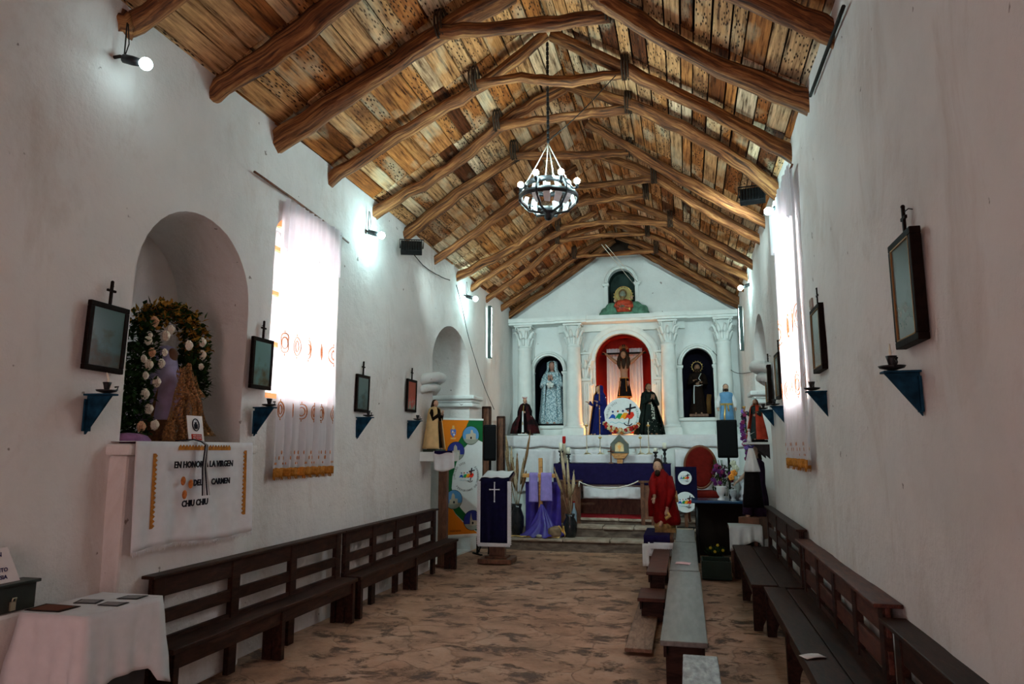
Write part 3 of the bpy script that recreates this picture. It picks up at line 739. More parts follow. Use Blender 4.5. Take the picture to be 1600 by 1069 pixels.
def plank_bench(name, label, x0, x1, y0, y1, z, m, group=None):
    t = thing(name, label, 'bench', ((x0+x1)/2, y0, 0), 0, group); w = (x1-x0)/2; L = y1-y0
    mb = MB(); mb.box(-w, w, 0, L, z-.035, z); mb.build('seat', m, t, bevel=.006)
    for y in (.12, L-.17): mb = MB(); mb.box(-w+.03, w-.03, y, y+.04, 0, z-.036); mb.build('leg', pew_m, t)
    mb = MB(); mb.box(-.02, .02, .13, L-.14, z-.16, z-.09); mb.build('stretcher', pew_m, t)
    mb = MB(); mb.box(-w+.02, -w+.04, .02, L-.02, z-.11, z-.035); mb.box(w-.04, w-.02, .02, L-.02, z-.11, z-.035); mb.build('apron', pew_m, t)
    return t
plank_bench('plank_bench', 'grey glossy plank bench in the middle row, cut off by the picture bottom', -.07, .14, 2.9, 4.78, .43, M('painted_sheen_seat', (.42, .44, .47), .14, 0, .3, 30, .5, (1, .3, 1), .02, .9))  # seat colour paled to stand in for the bench's strong reflection
plank_bench('plank_bench', 'long grey plank bench in the middle row, widest in view', -.22, .09, 5.07, 7.9, .43, pew_gloss)
plank_bench('plank_bench', 'pale grey plank bench beyond the widest one, before the purple cloth', -.225, .08, 7.95, 10.3, .43, pew_gloss)
plank_bench('plank_bench', 'farthest grey plank bench of the middle row', -.2, .07, 10.35, 11.9, .43, pew_gloss)
plank_bench('kneeling_bench', 'reddish brown bench left of the middle row', -.47, -.255, 7.95, 9.75, .40, pew_red)
plank_bench('kneeling_bench', 'low brown kneeler at the front end of the reddish bench', -.53, -.26, 7.38, 7.93, .24, pew_red)
mat_w = mat_wood('worn_tan_board', (.12, .06, .04), (.25, .14, .09), (.36, .22, .15), (9, 2, 9), 3, .6, .4)
mb = MB(); mb.box(-.57, -.34, 6.3, 8.5, .012, .045); tag(mb.build('floor_board', mat_w, bevel=.006), 'tan board lying on the floor left of the middle benches', 'board')
paper = M('white_paper', (.78, .74, .74), .6, 0, .04)
mb = MB()
p = on_z(1270, 1027, .433); mb.T = Matrix.Translation((p.x, p.y, .433)) @ Matrix.Rotation(.5, 4, 'Z')
mb.grid(lambda u, v: (-.07+.14*u, -.04+.08*v, .004+.006*math.sin(u*3)), 6, 3); tag(mb.build('leaflet', paper, solid=.002), 'pale leaflet lying on the seat of the right pew', 'leaflet')
mb = MB(); p = on_z(1070, 881, .43)
mb.T = Matrix.Translation((p.x, p.y, .432)) @ Matrix.Rotation(-.1, 4, 'Z')
mb.grid(lambda u, v: (-.10+.16*u, -.08+.16*v, .003+.004*math.sin(u*4)), 6, 3); tag(mb.build('leaflet', M('pink_paper', (.75, .45, .45), .6), solid=.002), 'pinkish leaflet lying on the grey middle bench', 'leaflet')
# ------------------------------------------------------------------ cloth helpers
def cloth(name, x0, x1, path, mat, parent=None, amp=.02, nf=7, hem=.0, th=.004, seed=0, nx=70, step=.04, flare=0, axis='x'):
    """cloth running over the path (y, z) points, hanging part ripples; x along the edge"""
    P = [Vector((0, a, b)) for a, b in path]; pts = [P[0]]
    for a, b in zip(P, P[1:]):
        k = max(1, int((b-a).length/step)); pts += [a+(b-a)*i/k for i in range(1, k+1)]
    zt = max(p.z for p in pts); zb = min(p.z for p in pts)
    def f(u, v):
        p = pts[min(int(round(v*(len(pts)-1))), len(pts)-1)]; d = (zt-p.z)/max(zt-zb, .01); x = x0+(x1-x0)*u
        w = amp*d*(math.sin(u*nf*2*PI+seed)+.5*math.sin(u*nf*4.3+seed*2))+.004*noise.noise(Vector((x*6, p.y*6, p.z*6+seed)))
        z = p.z+(hem*d*noise.noise(Vector((x*3, seed, 1)))+.0*v)
        x += flare*d*(u-.5)
        return (x, p.y-w-amp*.8*d, z)
    mb = MB(); mb.grid(f, nx, len(pts)-1); return mb.build(name, mat, parent, solid=th)
def fringe(mb, x0, x1, y, z, h, n=60, seed=0):
    for i in range(n):
        x = x0+(x1-x0)*i/n; w = (x1-x0)/n*.7; q = h*(.7+.5*((i*37+seed) % 11)/11)
        mb.add([(x, y, z), (x+w, y, z), (x+w*.5, y-.004, z-q)], [(0, 1, 2)], False)
linen = M('white_linen', (.80, .80, .83), .8, 0, .05, 14, .25, trans=.12)
purple = M('deep_purple_cloth', (.012, .008, .046), .75, 0, .2, 14, .2)
navy = M('navy_velvet', (.006, .005, .026), .7, 0, .25, 16, .2)
lilac = M('lilac_cloth', (.25, .19, .47), .75, 0, .1, 14, .2)
violet = M('violet_satin', (.040, .022, .22), .4, 0, .25, 10, .3)
gold = M('gold_metal', (.75, .50, .16), .3, .9, .1, 10, .1)
brass = M('pale_brass', (.70, .62, .45), .28, .9, .1, 10, .1)
goldcloth = M('gold_trim', (.42, .17, .028), .6, 0, .3, 40, .5)
black = M('black_plastic', (.006, .006, .007), .6, 0, .2, 60, .2)
skin = M('painted_skin', (.52, .30, .20), .45, 0, .08)
skin_d = M('dark_painted_skin', (.26, .13, .075), .45, 0, .12)
hair_b = M('dark_hair', (.03, .016, .01), .6, 0, .3, 40, .4)
warmwood = mat_wood('honey_wood', (.30, .12, .035), (.52, .25, .08), (.66, .36, .13), (3, 3, 9), 4, .4, .2)
brownw = mat_wood('brown_wood', (.06, .022, .012), (.14, .055, .028), (.22, .095, .05), (4, 4, 1.5), 4, .45, .2)
wax = M('candle_wax', (.82, .80, .66), .5, 0, .04)
ink = M('black_ink', (.012, .012, .02), .6, 0, 0, 5, 0)
flat = lambda n, c: M(n, c, .6, 0, .03, 20, 0)
# retable shelf cloth
mb = None
o = cloth('retable_cloth', WL+.05, WR-.03, [(14.5, 1.975), (14.06, 1.975), (14.04, 1.93), (14.035, 1.74)], linen, None, .022, 9, .05, seed=1, nx=160)
tag(o, 'long white cloth with a wavy hem over the ledge below the niches', 'cloth')
o = cloth('retable_cloth', -3.35, -1.6, [(14.02, 1.70), (14.02, 1.60), (14.02, .85)], linen, None, .012, 9, .02, seed=4, nx=90)
tag(o, 'white cloth hanging low on the left half of the retable base', 'cloth')
o = cloth('retable_cloth', -.22, .95, [(14.02, 1.70), (13.98, 1.60), (13.95, .55)], linen, None, .035, 6, .02, seed=8, nx=90)
tag(o, 'white cloth hanging in folds behind the red chair', 'cloth')
# ------------------------------------------------------------------ altar table
AX0, AX1, AZ = -2.45, -.29, 1.425
t = thing('altar_table', 'dark wooden altar table on the top step under the purple cloth', 'table', ((AX0+AX1)/2, 13.3, .46))
w = (AX1-AX0)/2
mb = MB(); mb.box(-w+.03, w-.03, 0, .60, AZ-.46-.05, AZ-.46); mb.build('tabletop', brownw, t, bevel=.005)
for x in (-w+.18, w-.26):
    for y in (.08, .48): mb = MB(); mb.box(x, x+.08, y, y+.08, .0, AZ-.46-.051); mb.build('leg', brownw, t, bevel=.004)
mb = MB(); mb.box(-w+.22, w-.22, .50, .53, .02, .30); mb.build('lower_panel', brownw, t)
o = cloth('altar_cloth', AX0, AX1, [(13.90, AZ+.006), (13.29, AZ+.006), (13.275, AZ-.01), (13.27, 1.055)], purple, None, .008, 5, .012, seed=3, nx=100)
tag(o, 'dark purple cloth over the altar table', 'cloth')
o = cloth('altar_cloth', AX0+.55, AX1-.5, [(13.33, 1.06), (13.33, .80)], linen, None, .015, 5, .02, seed=5, nx=60)
tag(o, 'white cloth showing below the purple altar cloth', 'cloth')
mb = MB(); mb.box(-2.2, -.45, 13.60, 13.88, AZ+.012, 1.60)
o = mb.build('altar_step_box', linen, bevel=.02); tag(o, 'low white covered riser on the back of the altar', 'riser')
red_carpet = M('red_carpet', (.28, .015, .02), .9, 0, .3, 40, .3)
mb = MB(); mb.box(-2.05, -.6, 13.08, 13.9, .465, .48); tag(mb.build('carpet', red_carpet), 'red carpet under the altar table', 'carpet')
def candlestick(px, yt, yb, Y, l, h=None):
    b = on_y(px, yb, Y); z0 = 1.602; tpt = on_y(px, yt, Y); H = tpt.z-z0
    t = thing('candlestick', l, 'candlestick', (b.x, Y, z0), group='thin brass candlesticks on the altar')
    mb = MB(); mb.lathe([(.055, 0), (.055, .008), (.03, .02), (.014, .045), (.02, .06), (.010, .075), (.008, H*.5), (.012, H*.52), (.008, H*.55), (.007, H-.09), (.014, H-.085)], 14)
    for k in range(3): a = 2*PI*k/3; mb.tube([(.02*math.cos(a), .02*math.sin(a), .03), (.07*math.cos(a), .07*math.sin(a), .012), (.08*math.cos(a), .08*math.sin(a), .0)], .008, 6)
    mb.build('stem', brass, t)
    mb = MB(); mb.lathe([(.012, H-.085), (.030, H-.07), (.034, H-.05), (.024, H-.045), (.014, H-.06)], 14); mb.build('cup', gold, t)
    mb = MB(); mb.lathe([(.011, H-.06), (.012, H), (.004, H+.006)], 10); mb.build('candle', wax, t)
for a in ((917, 660, 712, 13.72, 'leftmost tall thin brass candlestick on the altar'), (938, 679, 712, 13.72, 'shorter brass candlestick left of the house-shaped tabernacle'),
          (1001, 679, 711, 13.72, 'shorter brass candlestick right of the house-shaped tabernacle'), (1014, 660, 710, 13.72, 'rightmost tall thin brass candlestick on the altar')): candlestick(*a)
def pillar_candle(px, yt, Y, l, hh=.15, r=.035):
    p = on_y(px, yt, Y); H = p.z-AZ-.012
    t = thing('candle_stand', l, 'candle', (p.x, Y, AZ+.012), group='dark candle stands on the altar')
    q = H-hh; mb = MB(); mb.lathe([(.05, 0), (.05, .012), (.02, .03), (.03, q*.35), (.014, q*.5), (.03, q*.65), (.018, q*.8), (.048, q-.02), (.05, q)], 16); mb.build('holder', iron, t)
    mb = MB(); mb.lathe([(r, q), (r, H-.005), (r*.8, H), (.004, H-.006)], 16); mb.tube([(0, 0, H-.01), (0, .0, H+.012)], .002, 5); mb.build('candle', wax, t)
pillar_candle(876, 692, 13.42, 'taller dark candle stand at the left end of the altar')
pillar_candle(888, 699, 13.36, 'shorter dark candle stand at the left end of the altar', .12)
pillar_candle(1024, 700, 13.36, 'shorter dark candle stand at the right end of the altar', .07)
pillar_candle(1038, 692, 13.42, 'taller dark candle stand at the right end of the altar', .11)
p = on_y(882, 683, 13.62); t = thing('altar_lamp', 'red glass vigil lamp standing on a pale figurine left on the altar', 'candle', (p.x, 13.56, AZ+.012))
H = p.z-AZ
mb = MB(); mb.lathe([(.06, 0), (.065, .05), (.045, .16), (.05, .22), (.03, .28), (.035, H-.14)], 16, fold=.08, nf=6); mb.build('figurine', M('pale_stone', (.55, .50, .38), .6), t)
mb = MB(); mb.lathe([(.022, H-.14), (.034, H-.11), (.034, H-.02), (.03, H)], 14); mb.build('red_glass', M('red_glass', (.45, .01, .01), .1), t)
# house-shaped tabernacle on a wooden foot
p = on_y(969, 716, 13.5); t = thing('tabernacle', 'small house-shaped tabernacle with a gold star window on a wooden foot', 'tabernacle', (p.x, 13.45, AZ+.012))
z1 = on_y(969, 680, 13.5).z-AZ; zb = .09
mb = MB(); mb.prism([(-.09, zb), (.09, zb), (.17, zb+.10), (-.17, zb+.10)], 'y', -.08, .08); mb.build('foot', warmwood, t, bevel=.005)
mb = MB(); mb.box(-.05, .05, -.05, .05, 0, zb); mb.build('stem', warmwood, t)
o5 = [(-.165, zb+.1), (.165, zb+.1), (.165, zb+.27), (0, z1), (-.165, zb+.27)]
i5 = [(-.085, zb+.13), (.085, zb+.13), (.085, zb+.26), (0, z1-.12), (-.085, zb+.26)]
mb = MB(); v = [(a, y, b) for y in (-.09, .07) for a, b in o5]+[(a, -.09, b) for a, b in i5]+[(a, -.05, b) for a, b in i5]
mb.add(v, [(i, (i+1) % 5, 10+(i+1) % 5, 10+i) for i in range(5)]+[(i, (i+1) % 5, 5+(i+1) % 5, 5+i) for i in range(5)]+[(5, 6, 7, 8, 9)]+[(10+i, 10+(i+1) % 5, 15+(i+1) % 5, 15+i) for i in range(5)], False)
mb.build('housing', M('grey_green_wood', (.10, .12, .10), .5), t)
mb = MB(); mb.add([(a, -.052, b) for a, b in i5], [(0, 1, 2, 3, 4)], False); mb.build('window', M('cream_panel', (.80, .66, .36), .4), t)
mb = MB(); c = (0, zb+.22)
mb.prism([(c[0]+(.05 if k % 2 else .022)*math.sin(k*PI/5), c[1]-(.05 if k % 2 else .022)*math.cos(k*PI/5)) for k in range(10)], 'y', -.066, -.053); mb.box(-.008, .008, -.064, -.053, zb+.13, zb+.2); mb.build('star', gold, t)
p = on_y(955, 724, 13.35); t = thing('small_cross', 'small dark standing cross at the front of the altar', 'cross', (p.x, 13.33, AZ+.012))
mb = MB(); mb.box(-.012, .012, -.008, .008, .02, .32); mb.box(-.06, .06, -.008, .008, .21, .235); mb.box(-.04, .04, -.03, .03, 0, .02); mb.build('cross', brownw, t)
# communion rails in front of the altar, with a slack rope
for a, b, l in ((-2.30, -1.88, 'left wooden rail stand before the altar, rope tied on'), (-.86, -.55, 'right wooden rail stand before the altar, rope tied on')):
    t = thing('rail_stand', l, 'railing', (a, 12.98, .36), group=None); L = b-a
    z = 1.14-.36
    mb = MB(); mb.box(0, L, 0, .12, z-.035, z); mb.build('top_rail', brownw, t, bevel=.004)
    for x in (.03, L-.1): mb = MB(); mb.box(x, x+.07, .02, .09, 0, z-.036); mb.build('post', brownw, t, bevel=.004)
    mb = MB(); mb.box(.1, L-.1, .035, .06, .06, z-.08); mb.build('panel', brownw, t)
mb = MB(); mb.tube([(-1.92+(1.06)*k/16, 12.97-.02*math.sin(k*2), 1.14-.13*math.sin(PI*k/16)**.8-.02*(1-k/16)) for k in range(17)], .012, 8, jit=.6, seed=3)
mb.tube([(-1.92, 12.97, 1.12), (-1.93, 12.965, 1.02)], .012, 6); tag(mb.build('rope', white_rope), 'slack white rope strung between the two wooden rail stands', 'rope')
# ------------------------------------------------------------------ lectern
LX, LY = -2.86, 10.72
t = thing('lectern', 'lectern draped in a navy cloth with white lace and a white cross', 'lectern', (LX, LY, 0), .03)
mb = MB(); mb.box(-.26, .26, -.20, .22, 0, .07); mb.box(-.17, .17, -.12, .14, .07, .10); mb.build('base', brownw, t, bevel=.008)
mb = MB(); mb.box(-.12, .12, -.05, .07, .10, 1.24); mb.build('column', brownw, t, bevel=.005)
mb = MB(); mb.prism([(-.22, 1.20), (.20, 1.30), (.20, 1.335), (-.22, 1.235)], 'x', -.24, .24); mb.build('desk', brownw, t, bevel=.004)
o = cloth('cloth', -.215, .235, [(.18, 1.35), (-.225, 1.25), (-.24, 1.22), (-.245, .30)], navy, t, .006, 4, 0, seed=2, nx=40)
lace = M('white_lace', (.75, .74, .78), .8, 0, .1, 60, .4)
mb = MB(); 
def scallop(mb, x0, z0, x1, z1, y, w=.035, n=20):
    d = Vector((x1-x0, 0, z1-z0)); L = d.length; d.normalize(); o = Vector((d.z, 0, -d.x))
    for i in range(n):
        p = Vector((x0, y, z0))+d*L*i/n; q = Vector((x0, y, z0))+d*L*(i+1)/n; m_ = (p+q)/2
        mb.add([p, q, q+o*w*.6, m_+o*w, p+o*w*.6], [(0, 1, 2, 3, 4)], False)
scallop(mb, -.225, .29, -.225, 1.22, -.262, -.04, 34); scallop(mb, .24, .29, .24, 1.22, -.262, .04, 34); scallop(mb, -.24, .30, .255, .30, -.264, .045, 22)
mb.box(-.245, -.205, -.266, -.258, .27, 1.22); mb.box(.215, .255, -.266, -.258, .27, 1.22); mb.box(-.245, .255, -.266, -.258, .27, .315)
mb.build('lace_border', lace, t, solid=.002)
mb = MB(); mb.box(.005, .02, -.262, -.256, .92, 1.20); mb.box(-.06, .085, -.262, -.256, 1.09, 1.105)
for x, z in ((.0125, 1.20), (.0125, .92), (-.06, 1.097), (.085, 1.097)): mb.ball((x, -.259, z), .012, 8, 6)
mb.build('cross_emblem', flat('cross_white', (.8, .8, .82)), t)
mb = MB(); mb.grid(lambda u, v: (-.2+.42*u, .16-.36*v, 1.36-.085*v+.006*math.sin(u*14)), 20, 8); mb.build('book_cloth', linen, t, solid=.006)
# ------------------------------------------------------------------ loudspeakers
def speaker(c, w, h, d, l, pole_to, rz=0):
    t = thing('loudspeaker', l, 'loudspeaker', (c.x, c.y, c.z-h/2), rz)
    mb = MB(); mb.prism([(-w/2, -d/2), (w/2, -d/2), (w*.36, d/2), (-w*.36, d/2)], 'z', 0, h); mb.build('cabinet', black, t, bevel=.02)
    mb = MB(); mb.box(-w/2+.02, w/2-.02, -d/2-.012, -d/2, .03, h-.03); mb.build('grille', M('speaker_grille', (.009, .009, .010), .7, .3, .4, 160, .6), t, bevel=.006)
    s = thing('speaker_stand', l.replace('black loudspeaker', 'black tripod stand under the loudspeaker'), 'stand', (c.x, c.y, pole_to), rz)
    H = c.z-h/2-pole_to
    mb = MB(); mb.tube([(0, 0, .12), (0, 0, H)], .018, 10); mb.build('pole', black, s)
    mb = MB(); mb.tube([(0, 0, H*.42), (0, 0, H*.42+.09)], .03, 10); mb.tube([(0, -.03, H*.42+.04), (0, -.07, H*.42+.04)], .012, 8); mb.build('collar', black, s)
    for k in range(3):
        a = 2*PI*k/3+.5; mb = MB(); mb.tube([(0, 0, H*.36), (.22*math.cos(a), .22*math.sin(a), .015)], .012, 8); mb.ball((.22*math.cos(a), .22*math.sin(a), .015), .016, 8, 6); mb.build('leg', black, s)
speaker(on_y(766, 692, 11.6), .22, .60, .24, 'black loudspeaker on a pole behind the draped lectern', .0, .2)
speaker(on_y(1137, 686, 12.3), .33, .62, .3, 'black loudspeaker with a blue-robed saint standing behind its top', .185, -.1)
# dark boards standing by the left wall
for px0, px1, y0, yb, Y, l in ((754, 766, 637, 742, 12.6, 'narrow dark framed board behind the left loudspeaker'), (777, 788, 652, 800, 13.3, 'tall brown wooden post left of the retable')):
    a = on_y(px0, y0, Y); b = on_y(px1, y0, Y); z0 = .18 
    t = thing('wooden_board', l, 'board', ((a.x+b.x)/2, Y, z0)); w = (b.x-a.x)/2; H = a.z-z0
    mb = MB(); mb.box(-w, w, 0, .05, 0, H); mb.build('board', brownw, t, bevel=.004)
    mb = MB(); mb.box(-w-.01, -w+.02, -.015, .055, 0, H+.01); mb.box(w-.02, w+.01, -.015, .055, 0, H+.01); mb.box(-w, w, -.015, .055, H-.02, H+.02); mb.build('frame', pew_m, t)
t = thing('pedestal', 'brown wooden post under the white-clothed saint shelf', 'pedestal', (WL+.10, 10.16, 0))
mb = MB(); mb.box(-.06, .07, -.05, .05, 0.03, 1.58); mb.build('post', brownw, t, bevel=.005); mb = MB(); mb.box(-.09, .10, -.08, .08, 0, .03); mb.build('foot', brownw, t)
# ------------------------------------------------------------------ banner with the jubilee logo
def people_logo(prefix, t, cx, cz, s, y, colors=True):
    """four figures in colours embracing a cross that ends in an anchor, over waves"""
    cols = [(.02, .10, .45), (.02, .30, .10), (.85, .35, .02), (.70, .04, .02)]
    for i, c in enumerate(cols):
        x = cx+s*(-.62+.34*i); mb = MB(); pts = []
        if i == 0: out = [(-.30, -.20), (-.05, .16), (.10, .22), (.28, .04), (.26, -.22), (.12, -.14), (-.05, -.12)]
        else: out = [(-.16, -.22), (-.05, .02), (.10, .20), (.34, .20), (.40, .02), (.28, -.16), (.12, -.22), (.02, -.12)]
        k = .8+.12*i
        mb.prism([(x+s*a*k, cz+s*b*k+s*.02*i) for a, b in out], 'y', y-.004-.001*i, y); mb.build('logo_figure', flat('logo_%d' % i, c), t)
        mb = MB(); mb.prism([(x+s*(.05+.07*math.cos(a)), cz+s*(.33+.02*i+.07*math.sin(a))) for a in [k2*PI/5 for k2 in range(10)]], 'y', y-.004, y); mb.build('logo_head', flat('logo_head_%d' % (i % 2), ((.02, .06, .2), (.45, .08, .03))[i % 2]), t)
    mb = MB(); X = cx+s*.55
    def bar(x0, z0, x1, z1, w):
        d = Vector((x1-x0, z1-z0)).normalized()*w; mb.prism([(x0-d.y, z0+d.x), (x0+d.y, z0-d.x), (x1+d.y, z1-d.x), (x1-d.y, z1+d.x)], 'y', y-.010, y-.002)
    bar(X+s*.08, cz+s*.85, X-s*.02, cz+s*.10, s*.055); bar(X-s*.26, cz+s*.48, X+s*.42, cz+s*.62, s*.055)
    pts = [(X-s*.02-s*.0, cz-s*.15), (X-s*.1, cz-s*.55)]
    bar(*pts[0], *pts[1], s*.03)
    arc = [(X-s*.1+s*.26*math.cos(a), cz-s*.42+s*.20*math.sin(a)) for a in [PI*1.02+PI*.9*k/8 for k in range(9)]]
    for p, q in zip(arc, arc[1:]): bar(*p, *q, s*.03)
    mb.build('logo_cross', ink, t)
    mb = MB(); arc = [(cx-s*.75+s*1.1*k/16, cz-s*.42+s*.05*math.sin(k*.9)) for k in range(17)]
    for p, q in zip(arc, arc[1:]): bar(*p, *q, s*.014)
    mb.build('logo_waves', flat('logo_wave', (.25, .55, .65)), t)
BL = on_y(688, 837, 10.95); BR = on_y(753, 834, 11.45)
TL = on_y(690, 655, 10.95)
bw = math.hypot(BR.x-BL.x, BR.y-BL.y); bh = TL.z-BL.z; ang = math.atan2(BR.y-BL.y, BR.x-BL.x)
t = thing('roll_up_banner', 'tall orange, green and white banner with a round jubilee logo and photo circles', 'banner', (BL.x, BL.y, 0), ang)
z0 = BL.z
def P2(u, v): return (u*bw, z0+v*bh)
def disc(cu, cv, ru, n=28): return [(cu*bw+ru*bw*math.cos(2*PI*k/n), z0+cv*bh+ru*bw*math.sin(2*PI*k/n)) for k in range(n)]
mb = MB(); mb.box(0, bw, 0, .006, z0, z0+bh); mb.build('white_sheet', flat('banner_white', (.72, .76, .76)), t)
orange = flat('banner_orange', (.72, .20, .012)); greenb = flat('banner_green', (.012, .12, .035))
gb = [(.62, 1.0), (1.0, 1.0), (1.0, .80), (.78, .84), (.52, .74), (.36, .62), (.27, .50), (.25, .40), (.32, .30), (.48, .22), (.70, .13), (.92, .07), (1.0, .03), (.9, .01), (.62, .08), (.35, .18), (.15, .30), (.06, .42), (.08, .56), (.18, .68), (.34, .80), (.50, .90)]
mb = MB(); mb.prism([P2(*q) for q in gb], 'y', -.003, 0); mb.build('green_band', greenb, t)
mb = MB(); mb.prism([P2(*q) for q in [(0, 1), (.66, 1), (.52, .88), (.36, .78), (.20, .66), (.10, .54), (.08, .42), (.0, .42)]], 'y', -.004, -.0005)
mb.prism([P2(*q) for q in [(0, .42), (.08, .42), (.16, .29), (.36, .17), (.62, .07), (.9, .005), (.9, 0), (0, 0)]], 'y', -.004, -.0005); mb.build('orange_field', orange, t)
mb = MB(); mb.box(-.01, bw+.01, -.012, .02, z0+bh-.01, z0+bh+.02); mb.build('top_bar', white, t)
mb = MB(); mb.box(-.01, bw+.01, -.05, .06, z0-.05, z0); mb.build('base_bar', white, t, bevel=.01)
for x in (.08, bw-.08): mb = MB(); mb.box(x-.02, x+.02, -.15, .15, 0, .02); mb.box(x-.012, x+.012, -.02, .02, .02, z0-.05); mb.build('foot', black, t)
skyb = flat('photo_sky', (.10, .28, .52)); stonep = flat('photo_church', (.48, .43, .34)); deepb = flat('photo_deep_blue', (.03, .04, .24)); grd = flat('photo_ground', (.30, .33, .28)); rim = flat('photo_rim', (.02, .03, .02))
for i, (u, v, r, bg, tower) in enumerate(((.70, .86, .20, skyb, 0), (.34, .72, .20, deepb, 1), (.30, .30, .20, skyb, 1), (.76, .115, .21, deepb, 2))):
    mb = MB(); mb.prism(disc(u, v, r*1.05), 'y', -.007, -.003); mb.build('photo_rim', rim, t)
    mb = MB(); mb.prism(disc(u, v, r), 'y', -.009, -.006); pc = mb.build('photo', bg, t)
    cx, cz = P2(u, v); R = r*bw
    mb = MB(); mb.prism([(cx+R*math.cos(a), cz+R*math.sin(a)) for a in [PI*1.12+PI*.76*k/12 for k in range(13)]], 'y', -.010, -.008); mb.build('ground', grd, pc)
    mb = MB(); y = (-.0115, -.009)
    if tower == 0: mb.prism([(cx-R*.62, cz-R*.45), (cx+R*.62, cz-R*.45), (cx+R*.62, cz+R*.18), (cx+R*.3, cz+R*.28), (cx+R*.22, cz+R*.6), (cx+R*.0, cz+R*.6), (cx-R*.05, cz+R*.2), (cx-R*.62, cz+R*.1)], 'y', *y)
    elif tower == 1: mb.prism([(cx-R*.5, cz-R*.5), (cx+R*.5, cz-R*.5), (cx+R*.45, cz+R*.1), (cx+R*.15, cz+R*.1), (cx+R*.1, cz+R*.5), (cx-R*.1, cz+R*.72), (cx-R*.25, cz+R*.5), (cx-R*.3, cz+R*.05), (cx-R*.5, cz)], 'y', *y)
    else: mb.prism([(cx-R*.1, cz-R*.55), (cx+R*.75, cz-R*.5), (cx+R*.75, cz-R*.05), (cx+R*.05, cz-R*.0), (cx-R*.05, cz+R*.1), (cx-R*.18, cz+R*.75), (cx-R*.3, cz+R*.1), (cx-R*.3, cz-R*.5)], 'y', *y)
    mb.build('church', stonep, pc)
    mb = MB(); mb.prism([(cx+R*(.02+.1*math.cos(a)), cz-R*.28+R*.14*math.sin(a)) for a in [k*PI/6 for k in range(12)]], 'y', -.0135, -.0115); mb.build('doorway', ink, pc)
# crest, jubilee logo and lettering
cx, cz = P2(.27, .88); mb = MB(); mb.prism([(cx+a*.05, cz+b*.07) for a, b in ((-1, .6), (-.6, .95), (0, .7), (.6, .95), (1, .6), (.9, -.3), (0, -1.1), (-.9, -.3))], 'y', -.010, -.004); k = mb.build('crest', flat('crest_blue', (.10, .18, .55)), t)
mb = MB(); mb.prism([(cx+a*.025, cz+.09+b*.03) for a, b in ((-1, -1), (1, -1), (.6, 1), (-.6, 1))], 'y', -.010, -.004); mb.box(cx-.028, cx+.028, -.012, -.009, cz-.004, cz+.01); mb.prism([(cx+a*.05, cz-.09+b*.012) for a, b in ((-1, 1), (1, 1), (.8, -1), (-.8, -1))], 'y', -.01, -.004); mb.build('crest_trim', flat('crest_gold', (.75, .45, .15)), t)
mb = MB(); mb.ball((cx-.012, -.011, cz+.02), (.012, .003, .018), 8, 6); mb.ball((cx+.012, -.011, cz-.03), (.015, .003, .018), 8, 6); mb.build('crest_charge', flat('crest_white', (.75, .75, .75)), t)
cx, cz = P2(.60, .50)
people_logo('banner', t, cx, cz, .155, -.004)
grey = flat('grey_letters', (.16, .17, .18))
ring_text('logo_text', 'JUBILEO 2025', .045, .215, 195, 95, grey, t, (cx, cz), -.006)
ring_text('logo_text', 'PEREGRINOS DE', .045, .235, 220, 325, grey, t, (cx, cz), -.006, inward=True)
ring_text('logo_text', 'ESPERANZA', .045, .215, 45, -30, grey, t, (cx, cz), -.006)
text_mesh('banner_line', 'PARROQUIA', .035, flat('dark_red_letters', (.25, .05, .01)), t, (*[P2(.35, .02)[0]], -.006, P2(.35, .03)[1]))
# round logo boards
def logo_disc(c, r, l, rz=0, tilt=-.12, ring=True):
    t = thing('logo_disc', l, 'sign', (c.x, c.y, c.z-r), rot=(tilt, 0, rz))
    mb = MB(); n = 48; mb.prism([(r*math.cos(2*PI*k/n), r+r*math.sin(2*PI*k/n)) for k in range(n)], 'y', 0, .015); mb.build('board', flat('disc_white', (.80, .83, .83)), t, bevel=.003)
    people_logo('d', t, -.05*r, r*.98, r*.80, -.001)
    if ring:
        g2 = flat('teal_letters', (.06, .30, .28))
        ring_text('logo_text', 'JUBILEO 2025', r*.15, r*.80, 190, 110, flat('grey_letters', (.2, .2, .2)), t, (0, r), -.002)
        ring_text('logo_text', 'PEREGRINOS', r*.16, r*.82, 35, -40, g2, t, (0, r), -.002)
    return t
c = on_y(972, 650, 14.12); logo_disc(c, .37, 'large round white jubilee logo board in front of the crucifix niche')
c = on_y(1070, 747, 12.65)
t = thing('display_stand', 'dark stand holding two small round logo boards behind the kneeling red figure', 'stand', (c.x, 12.72, .36))
mb = MB(); mb.box(-.16, .20, 0, .04, .45, 1.04); mb.build('panel', navy, t)
mb = MB(); mb.box(-.03, .03, .005, .035, .02, .5); mb.build('post', brownw, t); mb = MB(); mb.box(-.16, .20, -.08, .12, 0, .02); mb.build('foot', black, t)
for px, py, r, dy in ((1070, 747, .115, 0), (1071, 785, .175, -.01)):
    q = on_y(px, py, 12.68); d = logo_disc(Vector((q.x, 12.68+dy, q.z)), r, 'x', 0, 0, False)
    d.parent = t; d.location = (q.x-t.location.x, -.03+dy, q.z-r-t.location.z); d.name = 'logo_board'
    del d['label']; del d['category']
